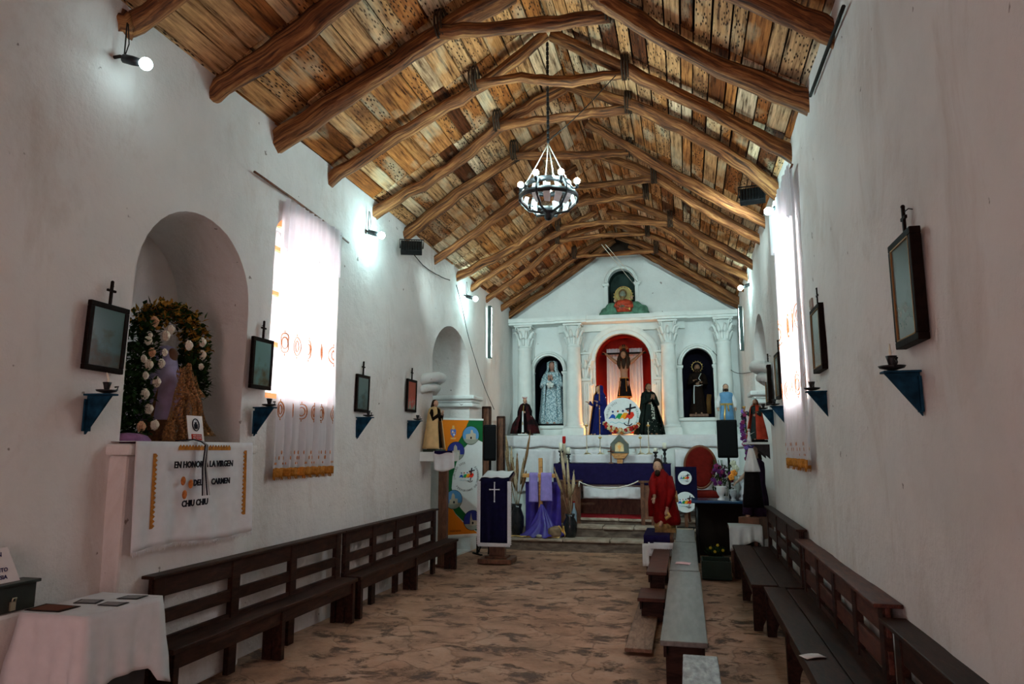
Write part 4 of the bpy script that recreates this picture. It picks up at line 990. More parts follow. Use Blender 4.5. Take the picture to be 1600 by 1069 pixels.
# ------------------------------------------------------------------ things on the walls
def wall_thing(name, label, cat, side, y, z, group=None, off=0):
    X = WL+off if side == 'L' else WR-off
    return thing(name, label, cat, (X, y, z), PI/2 if side == 'L' else -PI/2, group)
def mat_painting(name, cols, seed):
    m, nt, b = nodes(name); co = coords(nt, (1, 1, 1))
    n1 = N(nt, 'ShaderNodeTexNoise', i_Scale=9+seed, i_Detail=5); n1.noise_dimensions = '4D'; n1.inputs['W'].default_value = seed*3.1; nt.links.new(co, n1.inputs['Vector'])
    sp = N(nt, 'ShaderNodeSeparateXYZ'); nt.links.new(co, sp.inputs[0])
    ad = N(nt, 'ShaderNodeMath', operation='MULTIPLY_ADD'); nt.links.new(sp.outputs['Z'], ad.inputs[0]); ad.inputs[1].default_value = 1.5; nt.links.new(n1.outputs[0], ad.inputs[2])
    nt.links.new(ramp(nt, ad.outputs[0], [(.35+.17*i, c) for i, c in enumerate(cols)]), b.inputs['Base Color'])
    b.inputs['Roughness'].default_value = .15; b.inputs['Specular IOR Level'].default_value = .35; return m
frame_b = M('black_brown_frame', (.010, .005, .0035), .6, 0, .3, 30, .2)
ptg = [mat_painting('painting_a', [(.025, .018, .01), (.05, .035, .02), (.04, .06, .045), (.045, .10, .095)], 1),
       mat_painting('painting_b', [(.04, .05, .025), (.08, .07, .035), (.08, .14, .12), (.09, .19, .18)], 2),
       mat_painting('painting_c', [(.03, .035, .03), (.05, .07, .065), (.06, .11, .11), (.08, .14, .14)], 3),
       mat_painting('painting_d', [(.16, .24, .22), (.12, .15, .10), (.32, .05, .03), (.25, .05, .03)], 4)]
def station(label, side, y, z0, w, h, paint, tilt=.015, roll=0, thick=.03):
    t = wall_thing('framed_picture', label, 'picture', side, y, z0, 'small framed pictures topped with a cross', .018)
    t.rotation_euler = Matrix.Rotation(PI/2 if side == 'L' else -PI/2, 3, 'Z').to_quaternion().to_matrix().to_3x3().to_euler() if 0 else (Matrix.Rotation(PI/2 if side == 'L' else -PI/2, 3, 'Z') @ Matrix.Rotation(tilt, 3, 'X') @ Matrix.Rotation(roll, 3, 'Y')).to_euler()
    f = .035
    for name, bxs in (('frame', ((-w/2, w/2, 0, f), (-w/2, w/2, h-f, h), (-w/2, -w/2+f, f, h-f), (w/2-f, w/2, f, h-f))),):
        mb = MB()
        for x0, x1, za, zb in bxs: mb.box(x0, x1, -thick, .0, za, zb)
        mb.build('frame', frame_b, t, bevel=.004)
    mb = MB(); g = f-.001
    for x0, x1, za, zb in () if side == 'L' else ((-w/2+g, w/2-g, g, g+.006), (-w/2+g, w/2-g, h-g-.006, h-g), (-w/2+g, -w/2+g+.006, g, h-g), (w/2-g-.006, w/2-g, g, h-g)): mb.box(x0, x1, -thick-.001, -thick+.007, za, zb)
    if side == 'R': mb.build('gilt_slip', M('dull_gilt', (.30, .16, .05), .5, .5), t)
    mb = MB(); mb.box(-w/2+.02, w/2-.02, -thick+.006, -.006, .02, h-.02); o = mb.build('painting', ptg[paint], t)
    mb = MB(); mb.box(-.008, .008, -.022, -.008, h, h+.15); mb.box(-.035, .035, -.021, -.009, h+.085, h+.10); mb.ball((0, -.015, h+.15), .011, 8, 6); mb.build('cross', frame_b, t)
    mb = MB(); mb.tube([(0, -.015, h+.12), (.03, .0, h+.13), (.035, .03, h+.12)], .003, 5); mb.build('wire', iron, t)
    return t
station('framed picture nearest the camera on the left wall, left of the arched niche', 'L', 3.73, 2.19, .32, .44, 0, roll=.02)
station('framed picture on the left wall between niche and curtained window', 'L', 5.46, 2.22, .31, .45, 1)
station('framed picture on the left wall just right of the curtained window', 'L', 7.48, 2.12, .33, .43, 2)
station('reddish framed picture farthest along the left wall, before the side arch', 'L', 8.98, 2.20, .34, .44, 3)
station('large framed picture nearest the camera on the right wall', 'R', 3.66, 2.19, .36, .53, 2, tilt=.0, thick=.05)
station('framed picture on the right wall just before the curtain', 'R', 5.98, 2.31, .40, .52, 0, tilt=.0, thick=.05)
station('framed picture on the right wall just beyond the curtain', 'R', 8.55, 2.27, .36, .52, 1, tilt=.0, thick=.05)
station('framed picture farthest along the right wall, beside the side arch', 'R', 9.62, 2.27, .34, .50, 2, tilt=.0, thick=.05)
blue_w = M('chipped_blue_wood', (.008, .045, .085), .6, 0, .5, 14, .3)
def bracket(side, y, z, where, candle=None, s=1):
    t = wall_thing('wall_bracket', 'blue triangular wooden bracket '+where, 'bracket', side, y, z-.24*s, 'blue candle brackets', .012)
    mb = MB(); mb.prism([(.0, 0), (0, .24*s), (-.18*s, .24*s), (-.16*s, .215*s)], 'x', -.009, .009); mb.build('plate', blue_w, t, bevel=.002)
    mb = MB(); mb.box(-.04, .04, -.19*s, 0, .24*s, .252*s); mb.build('shelf', blue_w, t, bevel=.002)
    mb = MB(); mb.box(-.03, .03, -.012, .0, .02, .22*s); mb.build('back_strip', blue_w, t)
    X = (WL if side == 'L' else WR); d = 1 if side == 'L' else -1
    k = thing('candle_holder', 'dark metal candle holder on the blue bracket '+where, 'candle holder', (X+d*(.135*s+.012), y, z+.0135), PI/2 if side == 'L' else -PI/2, 'candle holders on the blue brackets')
    mb = MB(); mb.lathe([(.0, .0), (.022, .002), (.055, .012), (.062, .022), (.058, .020), (.02, .010), (.012, .02), (.016, .03), (.02, .05), (.026, .07), (.020, .07), (.014, .05)], 16)
    mb.tube([(.05, 0, .016), (.085, 0, .03), (.09, 0, .05), (.065, 0, .045)], .006, 6); mb.build('dish', iron, k)
    if candle: mb = MB(); mb.tube([(0, 0, .05), (.004, -.005, .09), (-.012, .0, .13)], [.008, .007, .003], 8); mb.build('candle_stub', wax, k)
for sd, y, z, w, c in (('L', 3.66, 2.03, 'under the picture left of the arched niche', 1), ('L', 5.44, 2.05, 'between niche and curtained window', 0), ('L', 7.42, 2.05, 'just right of the left window', 0), ('L', 8.95, 2.07, 'under the reddish picture', 0),
        ('R', 3.70, 2.06, 'nearest the camera on the right wall', 1), ('R', 5.92, 2.14, 'just before the right curtain', 0), ('R', 8.40, 2.17, 'just beyond the right curtain', 0), ('R', 9.55, 2.19, 'farthest along the right wall', 0)):
    bracket(sd, y, z, w, c, .86 if sd == 'R' else 1)
# small grey box on the right wall by the curtain
p = on_x(1269, 475, WR-.03)
t = wall_thing('wall_switch', 'small grey box on the right wall between curtain and picture', 'switch box', 'R', p.y, p.z-.045)
mb = MB(); mb.box(-.05, .05, -.045, 0, 0, .09); mb.build('case', M('dusty_plastic', (.42, .36, .32), .6), t, bevel=.006); mb = MB(); mb.box(-.02, .02, -.052, -.045, .02, .07); mb.build('rocker', M('dusty_plastic', (.42, .36, .32)), t, bevel=.003)
# ------------------------------------------------------------------ curtains
voile = M('white_voile', (.88, .86, .89), .85, 0, .03, 20, .2, trans=.55)
motif = M('orange_embroidery', (.62, .24, .10), .7, 0, .3, 60, .3)
def curtain(label, side, y0, y1, off, ztop, zbot, mz, ms, seed, folds=9, fr=.10):
    L = y1-y0; t = wall_thing('curtain', label, 'curtain', side, (y0 if side == 'L' else y1), zbot, None, off)
    H = ztop-zbot
    def pos(x, z, o=0):
        d = 1-z/H; d2 = min(1, .35+d)
        w = .020*math.sin(x*folds*2*PI/L+seed+.5*math.sin(x*5))*d2+.010*math.sin(x*folds*4.6/L*2+seed*2+z*1.2)
        return (x+.015*math.sin(z*2.2+seed), -w-o, z)
    mb = MB(); mb.grid(lambda u, v: pos(L*u, H-.0-(H-fr*.6)*v), 110, 50); mb.build('panel', voile, t)
    vh = .48
    mb = MB(); mb.grid(lambda u, v: (lambda q: (q[0], q[1]-.03-.01*math.sin(u*50), q[2]))(pos(L*u, H+.03-(vh+.03*math.sin(u*20))*v)), 130, 10); mb.build('valance', voile, t)
    mb = MB(); mb.grid(lambda u, v: pos(L*u, fr*(1.05-v*.75)+.008*abs(math.sin(u*60))*(1-v), .004), 110, 3)
    for i in range(140):
        x = L*i/140; a = pos(x, fr*.3, .005); q = .02+.012*((i*7) % 5)/5; mb.add([a, (a[0]+L/190, a[1], a[2]), (a[0]+L/380, a[1]-.004, a[2]-q)], [(0, 1, 2)], False)
    mb.build('gold_fringe', goldcloth, t, solid=.003)
    for (z, r, k) in ((mz-zbot, ms, 5), (mz-zbot-.62, ms*.8, 6)):
        for i in range(k):
            xc = L*(i+.55)/k*1.0
            if xc > L-.08: continue
            mb = MB()
            for rr, hh in ((r*.55, r*1.2), (r*.3, r*.7)):
                pts = [pos(xc+rr*math.cos(a), z+hh*math.sin(a), .005) for a in [2*PI*j/18 for j in range(19)]]
                mb.tube(pts, .005, 5, jit=.9, seed=i)
            for sgn in (-1, 1): mb.tube([pos(xc, z+sgn*r*1.3, .005), pos(xc, z+sgn*r*1.6, .005)], .004, 5)
            mb.build('embroidered_motif', motif, t)
    mb = MB()
    for i in range(46):
        x = L*(i+.5)/46; mb.ball(pos(x, fr*1.5+.05*(i % 3), .006), (.012, .002, .02 if i % 3 else .012), 6, 4)
    mb.build('lace_dots', motif, t)['kind'] = 'stuff'
    return t
c1 = curtain('white embroidered curtain with gold fringe glowing over the left window', 'L', 5.68, 6.82, .035, 4.02, 1.42, 2.68, .075, .5)
mb = MB(); mb.tube([(-.48, .0, 2.70), (.1, -.0, 2.68), (.7, -.01, 2.64), (1.33, .0, 2.58)], .011, 8); mb.build('rod', brownw, c1)
c2 = curtain('white embroidered curtain with gold fringe on the right wall', 'R', 6.66, 8.12, .06, 4.30, 1.50, 2.92, .10, 2.1, 8)
mb = MB(); mb.tube([(-.12, .0, 2.82), (.7, 0, 2.80), (1.5, .0, 2.80)], .011, 8); mb.build('rod', brownw, c2)
# ------------------------------------------------------------------ cables
def cable(label, pts, r=.005, m=None): 
    mb = MB(); mb.tube(log_path(pts, 5, .006, len(label)), r, 6); tag(mb.build('cable', m or cord_m), label, 'cable')
cable('thin cable sagging from the left floodlight towards the altar', [on_x(645, 396, WL+.06), on_x(665, 418, WL+.03), on_x(690, 433, WL+.03), on_x(703, 438, WL+.06)], .007)
cable('thin cable running down the left wall beside the side arch', [on_x(713, 445, WL+.05), on_x(722, 480, WL+.03), on_x(733, 530, WL+.03), on_x(755, 600, WL+.03), on_x(772, 640, WL+.03)], .006)
cable('thin cable slanting across the right end of the altar wall', [on_y(1113, 548, 14.6), Vector((.95, 14.4, 2.95+.25)), on_x(1183, 581, WR-.03)], .006)
g1 = on_y(945, 400, 13.3); cable('left of two pale cords slanting from the roof to the gable niche', [on_y(940, 382, 13.2), on_y(992, 446, 14.7)], .006, white_rope)
cable('right of two pale cords slanting from the roof to the gable niche', [on_y(946, 382, 13.2), on_y(997, 442, 14.7)], .006, white_rope)
cable('thin cord from the roof truss down to the chandelier hook', [on_y(962, 118, 6.8), on_y(905, 178, 6.82), Vector((ch.x, 6.85, 4.88))], .005)
cable('black cable along the right eave above the curtain', [on_x(1318, 10, WR-.03), on_x(1290, 85, WR-.03), on_x(1266, 150, WR-.03)], .014)
# ------------------------------------------------------------------ cloth and lettering on the niche ledge
t = thing('ledge_cloth', 'white cloth with gold braid and black lettering hanging from the niche ledge', 'cloth', (WL+.18, 3.90, 1.05), PI/2)
CL, CH = 1.28, .70
def lc(x, z, o=0):
    d = 1-z/CH; return (x, -.012*math.sin(x*26+.5)*d-.008*math.sin(x*11)*d-o-.02*d, z+(.015*math.sin(x*5)-.03*(1-x/CL)*0)*d)
mb = MB(); mb.grid(lambda u, v: lc(CL*u, CH-CH*v), 80, 16)
mb.grid(lambda u, v: (CL*u, .20*v, CH-.0+.001), 20, 2)
for i in range(110):
    a = lc(CL*i/110, 0); mb.add([a, (a[0]+CL/130, a[1], a[2]), (a[0]+CL/260, a[1], a[2]-.02-.02*((i*7) % 4)/4)], [(0, 1, 2)], False)
mb.build('cloth', linen, t, solid=.003)
def braid(x0, z0, x1, z1, n):
    mb = MB(); d = Vector((x1-x0, 0, z1-z0)); L = d.length; d.normalize(); o = Vector((-d.z, 0, d.x))
    for i in range(n):
        p = Vector((x0, 0, z0))+d*L*i/n; q = Vector((x0, 0, z0))+d*L*(i+1)/n; m_ = (p+q)/2
        f = lambda w: lc(w.x, w.z, .006)
        mb.add([f(p+o*.012), f(q+o*.012), f(q-o*.008), f(m_-o*.026), f(p-o*.008)], [(0, 1, 2, 3, 4)], False)
    mb.build('gold_braid', goldcloth, t, solid=.004)
braid(.17, .12, .17, .62, 16); braid(1.18, .64, 1.18, .14, 16); braid(.98, .655, .40, .655, 18)
for s_, x, z, sz in (('EN HONOR A LA VIRGEN', .655, .54, .062), ('DEL', .58, .41, .06), ('CARMEN', .84, .41, .06), ('CHIU CHIU', .56, .27, .06)):
    text_mesh('lettering', s_, sz, ink, t, (x, -.032-.02*(1-z/CH), z), depth=.002, bold=.0022, sx=.92)
for x, z in ((.43, .43), (.51, .405), (.45, .335)):
    mb = MB(); mb.ball((x, -.028-.02*(1-z/CH), z), (.026, .006, .032), 10, 6); mb.build('applique_flower', M('copper_applique', (.45, .13, .03), .6, 0, .3, 60, .4), t)
t2 = thing('cord_tassel', 'black and white cords hanging down over the lettered cloth', 'cord', (WL+.215, 4.50, 1.37), PI/2)
for k in range(4):
    mb = MB(); x = -.02+.014*k
    mb.tube([(x-.10+.02*k, .13, .39), (x*.5-.01, .06, .40), (x*.4, .0, .385), (x*.6+.01, -.035, .36), (x, -.035, .2), (x+.012*k, -.05, .0)], .005, 6)
    mb.build('cord', (ink, M('grey_cord', (.5, .5, .5), .7))[k % 2], t2)
t = thing('leaning_sign', 'small white sign with a black round emblem and red label on the niche ledge', 'sign', (WL+.10, 4.60, 1.737), rot=(-.18, 0, PI/2))
mb = MB(); mb.box(-.085, .085, 0, .006, 0, .215); mb.build('board', paper, t)
mb = MB(); n = 24; mb.tube([(.045*math.cos(2*PI*k/n)*.8, -.004, .145+.045*math.sin(2*PI*k/n)) for k in range(n+1)], .004, 6)
for k, (x, z, h) in enumerate(((-.014, .135, .03), (-.005, .14, .04), (.004, .14, .04), (.013, .135, .03))): mb.box(x-.003, x+.004, -.006, -.001, z-.015, z-.015+h)
mb.box(-.014, .014, -.006, -.001, .115, .13); mb.build('emblem', ink, t)
redl = flat('red_label', (.45, .03, .02)); mb = MB(); mb.box(-.055, .055, -.004, 0, .03, .075); mb.build('label', redl, t)
text_mesh('lettering', 'POR FAVOR\nNO TOCAR', .017, paper, t, (0, -.006, .053), depth=.0006)
# things in the niche
mb = MB(); mb.lathe([(.16, 0), (.17, .02), (.14, .05), (.08, .065), (0, .07)], 24, (0, 0, 0), sy=.5, fold=.15, nf=7)
o = mb.build('folded_cloth', M('mauve_cloth', (.25, .12, .24), .8, 0, .2, 20, .4)); o.location = (-3.72, 4.12, 1.742); tag(o, 'crumpled mauve cloth at the left end of the niche ledge', 'cloth')
o.rotation_euler = (0, 0, PI/2)
leafm = M('dark_leaves', (.022, .055, .016), .6, 0, .6, 20, .2); rosem = M('cream_rose', (.78, .70, .58), .7, 0, .1, 30, .3); peachm = M('peach_rose', (.70, .38, .22), .7, 0, .15, 30, .3); ochre = M('ochre_foliage', (.38, .20, .035), .7, 0, .5, 30, .3)
rnd = random.Random(11)
def leaf(mb, c, d, L, w, up=Vector((0, 0, 1))):
    d = Vector(d).normalized(); s = d.cross(up).normalized() if abs(d.dot(up)) < .95 else Vector((1, 0, 0)); c = Vector(c); n = s.cross(d)
    mb.add([c, c+d*L*.4+s*w+n*w*.3, c+d*L, c+d*L*.4-s*w+n*w*.3, c+d*L*.4], [(0, 1, 4), (0, 4, 3), (4, 1, 2), (4, 2, 3)], False)
t = thing('flower_arch', 'arch of dark greenery and cream roses around the niche statue', 'flowers', (-3.90, 4.66, 1.742), PI/2)
def arch_c(u):
    """u 0..1 along the arch, local x,z"""
    if u < .38: return Vector((-.40+.10*u/.38, 0, .02+.80*u/.38))
    if u < .66: a = PI-(u-.38)/.28*PI; return Vector((-.02+.28*math.cos(a), 0, .82+.20*math.sin(a)))
    return Vector((.26+.04*(u-.66), 0, .82-.42*(u-.66)/.34))
mb = MB(); mo = MB()
for i in range(4200):
    u = rnd.random(); w = .13 if u < .35 else .10; c = arch_c(u)+Vector((rnd.uniform(-w, w), rnd.uniform(-.10, .08), rnd.uniform(-.06, .06)))
    d = (rnd.uniform(-1, 1), rnd.uniform(-1.2, .3), rnd.uniform(-.6, 1)); (mo if (.42 < u < .68 and rnd.random() < .4) else mb)
    leaf(mo if (.40 < u < .72 and rnd.random() < .45) else mb, c, d, rnd.uniform(.035, .075), rnd.uniform(.010, .024))
for (x, z, dx) in ((-.36, .86, -1), (.22, 1.06, 1), (.34, .92, 1), (.33, .80, 1), (.30, .60, 1), (.33, .45, 1), (-.44, .30, -1)): leaf(mb, (x, 0, z), (dx, -.2, .1), .16, .012)
mb.build('foliage', leafm, t)['kind'] = 'stuff'; mo.build('ochre_foliage', ochre, t)['kind'] = 'stuff'
def rose(c, r, m):
    mb = MB()
    for k, (n, rr, zz) in enumerate(((5, .25, .5), (7, .6, .25), (9, 1, 0))):
        for i in range(n):
            a = 2*PI*i/n+k; d = Vector((math.cos(a), -.35+zz*-.6, math.sin(a)))
            mb.ball(Vector(c)+Vector((d.x*r*rr*.6, -r*zz-.01, d.z*r*rr*.6)), (r*.42, r*.25, r*.42), 6, 4)
    return mb.build('rose', m, t)
for (px, py, k) in ((236, 503, 1), (228, 524, 0), (226, 532, 0), (232, 551, 1), (219, 561, 0), (252, 551, 0), (247, 568, 0), (222, 587, 0), (239, 597, 0), (221, 616, 0), (227, 639, 0), (215, 667, 1), (236, 664, 0), (254, 525, 0), (290, 540, 0), (311, 535, 0), (311, 555, 0), (309, 573, 0), (262, 515, 0), (227, 570, 0)):
    p = on_x(px, py, -3.83); rose((p.y-4.66, -.09, p.z-1.742), .031+.006*(px % 3), (rosem, peachm)[k])
# statue behind a straw coloured veil
t = thing('niche_statue', 'small statue in a lavender mantle behind a sheer gold veil in the left niche', 'statue', (-3.95, 4.72, 1.742), PI/2)
mb = MB(); mb.lathe([(.20, 0), (.19, .1), (.14, .35), (.10, .52), (.07, .60), (.03, .63)], 24, fold=.08, nf=8, sy=.7); mb.build('robe', M('brown_gold_brocade', (.20, .09, .03), .5, 0, .6, 40, .3), t)
mb = MB(); mb.ball((0, -.02, .69), (.045, .05, .06), 14, 10); mb.tube([(0, 0, .60), (0, -.01, .68)], .025, 8); mb.build('head', skin_d, t)
mb = MB(); mb.lathe([(.19, .18), (.13, .45), (.09, .62), (.075, .70), (.05, .76), (.0, .775)], 24, (0, .03, 0), fold=.06, nf=7); mb.build('mantle', M('lavender_satin', (.42, .36, .58), .5, 0, .2, 12, .3), t)
mb = MB(); mb.ball((.03, -.16, .38), (.035, .03, .05), 8, 6); mb.ball((.05, -.14, .26), (.06, .05, .1), 8, 6); mb.build('child_figure', skin_d, t)
sheer = M('sheer_gold_veil', (.46, .25, .10), .5, 0, .5, 60, .5, trans=.3)
_nt = sheer.node_tree; _out = _nt.nodes['Material Output']; _src = _out.inputs[0].links[0].from_socket
_tr = N(_nt, 'ShaderNodeBsdfTransparent'); _mx = N(_nt, 'ShaderNodeMixShader'); _nz = N(_nt, 'ShaderNodeTexNoise', i_Scale=55, i_Detail=3)
_nt.links.new(coords(_nt), _nz.inputs['Vector']); _nt.links.new(ramp(_nt, _nz.outputs[0], [(.42, (.85,)*3), (.58, (.15,)*3)]), _mx.inputs[0])
_nt.links.new(_src, _mx.inputs[1]); _nt.links.new(_tr.outputs[0], _mx.inputs[2]); _nt.links.new(_mx.outputs[0], _out.inputs[0])
def veil(x0, x1, xb0, xb1, z1, z0, y, sd):
    mb = MB(); mb.grid(lambda u, v: ((x0+(x1-x0)*u)*(1-v)+(xb0+(xb1-xb0)*u)*v+.02*math.sin(u*9+v*9+sd), y-.035*math.sin(u*19+sd+v*2)*(.3+v)-.06*v-.03*math.sin(v*5+sd), z1+(z0-z1)*v+.03*math.sin(u*6+sd)*(1-v)), 60, 26); return mb.build('veil', sheer, t, solid=.002)
veil(-.10, -.02, -.24, .0, .56, .02, -.18, 1); veil(-.0, .07, .13, .24, .50, .06, -.18, 2); veil(-.06, .05, -.12, .10, .60, .36, -.17, 3); veil(-.02, .01, -.06, .02, .58, .02, -.23, 5)
# ------------------------------------------------------------------ alms box, sign and clothed table at the left
t = thing('alms_box', 'black lidded box on the plaster ledge beside the clothed table', 'box', (WL+.02, 3.06, .842), PI/2)
mb = MB(); mb.box(-.40, .245, -.115, .0, 0, .135); mb.build('case', M('black_green_paint', (.012, .014, .010), .4), t, bevel=.004)
mb = MB(); mb.box(-.41, .26, -.13, .0, .135, .152); mb.build('lid', M('black_green_paint', (.012, .014, .010)), t, bevel=.003)
mb = MB(); mb.box(.09, .12, -.125, -.115, .01, .055); mb.tube([(.095, -.125, .055), (.095, -.13, .075), (.115, -.13, .075), (.115, -.125, .055)], .004, 6); mb.build('padlock', brass, t)
t = thing('paper_sign', 'white paper sign with dark handwriting standing on the black box', 'sign', (WL+.10, 3.03, .995), rot=(-.22, 0, PI/2))
mb = MB(); mb.add([(-.22, 0, 0), (.20, 0, .0), (.14, 0, .185), (-.22, 0, .185)], [(0, 1, 2, 3)], False); mb.build('sheet', paper, t, solid=.004)
for s_, x, z, sz in (('COOPERACION', .0, .15, .034), ('PARA LA', .0, .115, .028), ('MANTENIMIENTO', .03, .068, .030), ('DE LA IGLESIA', .05, .030, .030)):
    text_mesh('lettering', s_, sz, flat('blue_ink', (.02, .02, .10)), t, (x-.02, -.004, z), depth=.0006, bold=.0006)
ZT = .84; A_, B_, C_, D_ = (on_z(*q, ZT) for q in ((35, 959), (142, 963), (249, 931), (147, 929)))
cx, cy = (A_.x+C_.x)/2, (A_.y+C_.y)/2; wx, wy = (B_.x-A_.x)/2, (C_.y-B_.y)/2
t = thing('side_table', 'dark cabinet table under the white cloth at lower left', 'table', (cx, cy, 0))
mb = MB(); mb.box(-wx+.01, wx-.01, -wy+.01, wy-.01, ZT-.035, ZT-.008); mb.build('tabletop', brownw, t)
gm = M('dark_grey_metal', (.05, .055, .06), .5); mb = MB(); mb.box(-wx+.03, wx-.03, -wy+.03, wy-.03, .02, ZT-.036); mb.build('cabinet', gm, t, bevel=.006)
mb = MB(); mb.box(-wx+.05, wx-.05, -wy+.02, -wy+.03, .06, .50); d = mb.build('door', gm, t, bevel=.004); mb = MB(); mb.tube([(.12, -wy+.015, .38), (.12, -wy-.0, .38), (.12, -wy-.0, .30), (.12, -wy+.015, .30)], .005, 6); mb.build('handle', brass, d)
def tabledrape():
    mb = MB(); n = 96; drop = .39; per = []
    for i in range(n):
        u = i/n*4; k = int(u); f = u-k
        q = [(-wx, -wy), (wx, -wy), (wx, wy), (-wx, wy)]; a, b = q[k], q[(k+1) % 4]
        per.append((a[0]+(b[0]-a[0])*f, a[1]+(b[1]-a[1])*f, f))
    rows = 14; vs = []
    for r in range(rows+1):
        d = r/rows
        for i, (x, y, f) in enumerate(per):
            cn = max(0, 1-min(f, 1-f)*7)            # near a corner
            ln = math.hypot(x, y); out = .012+d*(.012+.05*cn)+.010*d*math.sin(i*.9)+.006*noise.noise(Vector((i*.3, d*3, 0)))
            dx = (1 if abs(abs(x)-wx) < .001 else 0)*math.copysign(1, x); dy = (1 if abs(abs(y)-wy) < .001 else 0)*math.copysign(1, y)
            z = ZT-d*(drop+.10*cn+.03*math.sin(i*.13))
            vs.append((x+dx*out, y+dy*out, z if r else ZT+.002))
    fs = [(r*n+i, r*n+(i+1) % n, (r+1)*n+(i+1) % n, (r+1)*n+i) for r in range(rows) for i in range(n)]
    mb.add(vs, fs); mb.add(vs[:n], [tuple(range(n))], False); return mb
o = tabledrape().build('tablecloth', linen, None, solid=.004); o.location = (cx, cy, 0); tag(o, 'white cloth over the small table at lower left', 'tablecloth')
ph = [flat('photo_print_a', (.16, .05, .03)), flat('photo_print_b', (.05, .055, .06))]
ZP = ZT+.006
for (q, m, l) in ((((38, 954), (92, 957), (126, 948), (72, 944)), 0, 'largest dark framed print on the clothed table'), (((114, 943), (150, 944), (163, 938), (127, 937)), 1, 'dark print in the middle of the clothed table'),
        (((152, 946), (184, 948), (202, 942), (168, 941)), 1, 'dark print near the front edge of the clothed table'), (((182, 936), (214, 937), (232, 931), (200, 931)), 1, 'dark print at the far end of the clothed table')):
    v = [on_z(*p_, ZP) for p_ in q]; c = sum(v, Vector())/4; mb = MB(); t = thing('printed_photo', l, 'photo', (c.x, c.y, ZP))
    mb.add([p_-c for p_ in v]+[(p_-c)+Vector((0, 0, .003)) for p_ in v], [(0, 1, 2, 3), (4, 5, 6, 7), (0, 1, 5, 4), (1, 2, 6, 5), (2, 3, 7, 6), (3, 0, 4, 7)], False); mb.build('border', frame_b if m == 0 else ph[1], t)
    mb = MB(); mb.add([(p_-c)*.8+Vector((0, 0, .004)) for p_ in v], [(0, 1, 2, 3)], False); mb.build('image', ph[0] if m == 0 else M('photo_grey', (.10, .11, .12), .3, 0, .6, 60), t)
# ------------------------------------------------------------------ figures
def face(mb, c, s, look=(0, -1)):
    """modelled head, facing -Y; s = half height"""
    c = Vector(c)
    def fn(d):
        q = 1.0
        if d.y < 0:
            q += .20*math.exp(-((d.x/.14)**2+((d.z+.12)/.16)**2))       # nose
            q -= .07*math.exp(-(((abs(d.x)-.34)/.16)**2+((d.z-.12)/.12)**2))  # eye sockets
            q += .05*math.exp(-((d.x/.28)**2+((d.z+.50)/.10)**2))       # lips
            q += .07*math.exp(-((d.x/.25)**2+((d.z+.85)/.18)**2))       # chin
            q += .03*math.exp(-((d.x/.5)**2+((d.z-.32)/.08)**2))        # brow
        if d.z < -.1: q *= 1-.22*(-d.z-.1)*(abs(d.x)+.25)
        return q
    mb.ball(c, (s*.72, s*.84, s), 24, 18, fn)
    for sx in (-1, 1):
        mb.ball(c+Vector((sx*s*.71, s*.05, -.02*s)), (s*.08, s*.14, s*.22), 8, 6)
def eyes(c, s, parent):
    mb = MB()
    for sx in (-1, 1): mb.ball(Vector(c)+Vector((sx*s*.25, -s*.72, s*.12)), (s*.10, s*.06, s*.05), 8, 6)
    return mb.build('eyes', ink, parent)
def hand(mb, c, d, s, curl=.5, side=1):
    """palm, four unequal bent fingers and a thumb; d = direction of the fingers, s = hand length"""
    d = Vector(d).normalized(); up = Vector((0, 0, 1)) if abs(d.z) < .8 else Vector((0, -1, 0))
    a = d.cross(up).normalized(); n = a.cross(d).normalized(); c = Vector(c)
    mb.tube([c-d*s*.1, c+d*s*.2, c+d*s*.48], [s*.14, s*.22, s*.22], 10, ry=.5)
    for i, (o, L) in enumerate(((-.17, .40), (-.06, .48), (.06, .45), (.17, .34))):
        b = c+d*s*.46+a*o*s; m_ = b+d*s*L*.5-n*s*.06*curl; e = m_+(d*(1-curl*.7)-n*curl).normalized()*s*L*.55
        mb.tube([b, m_, e], [s*.055, s*.05, s*.035], 6)
    b = c+d*s*.12+a*side*s*.2; mb.tube([b, b+(d*.6+a*side*.7)*s*.2, b+(d*.9+a*side*.5)*s*.38], [s*.07, s*.06, s*.04], 6)
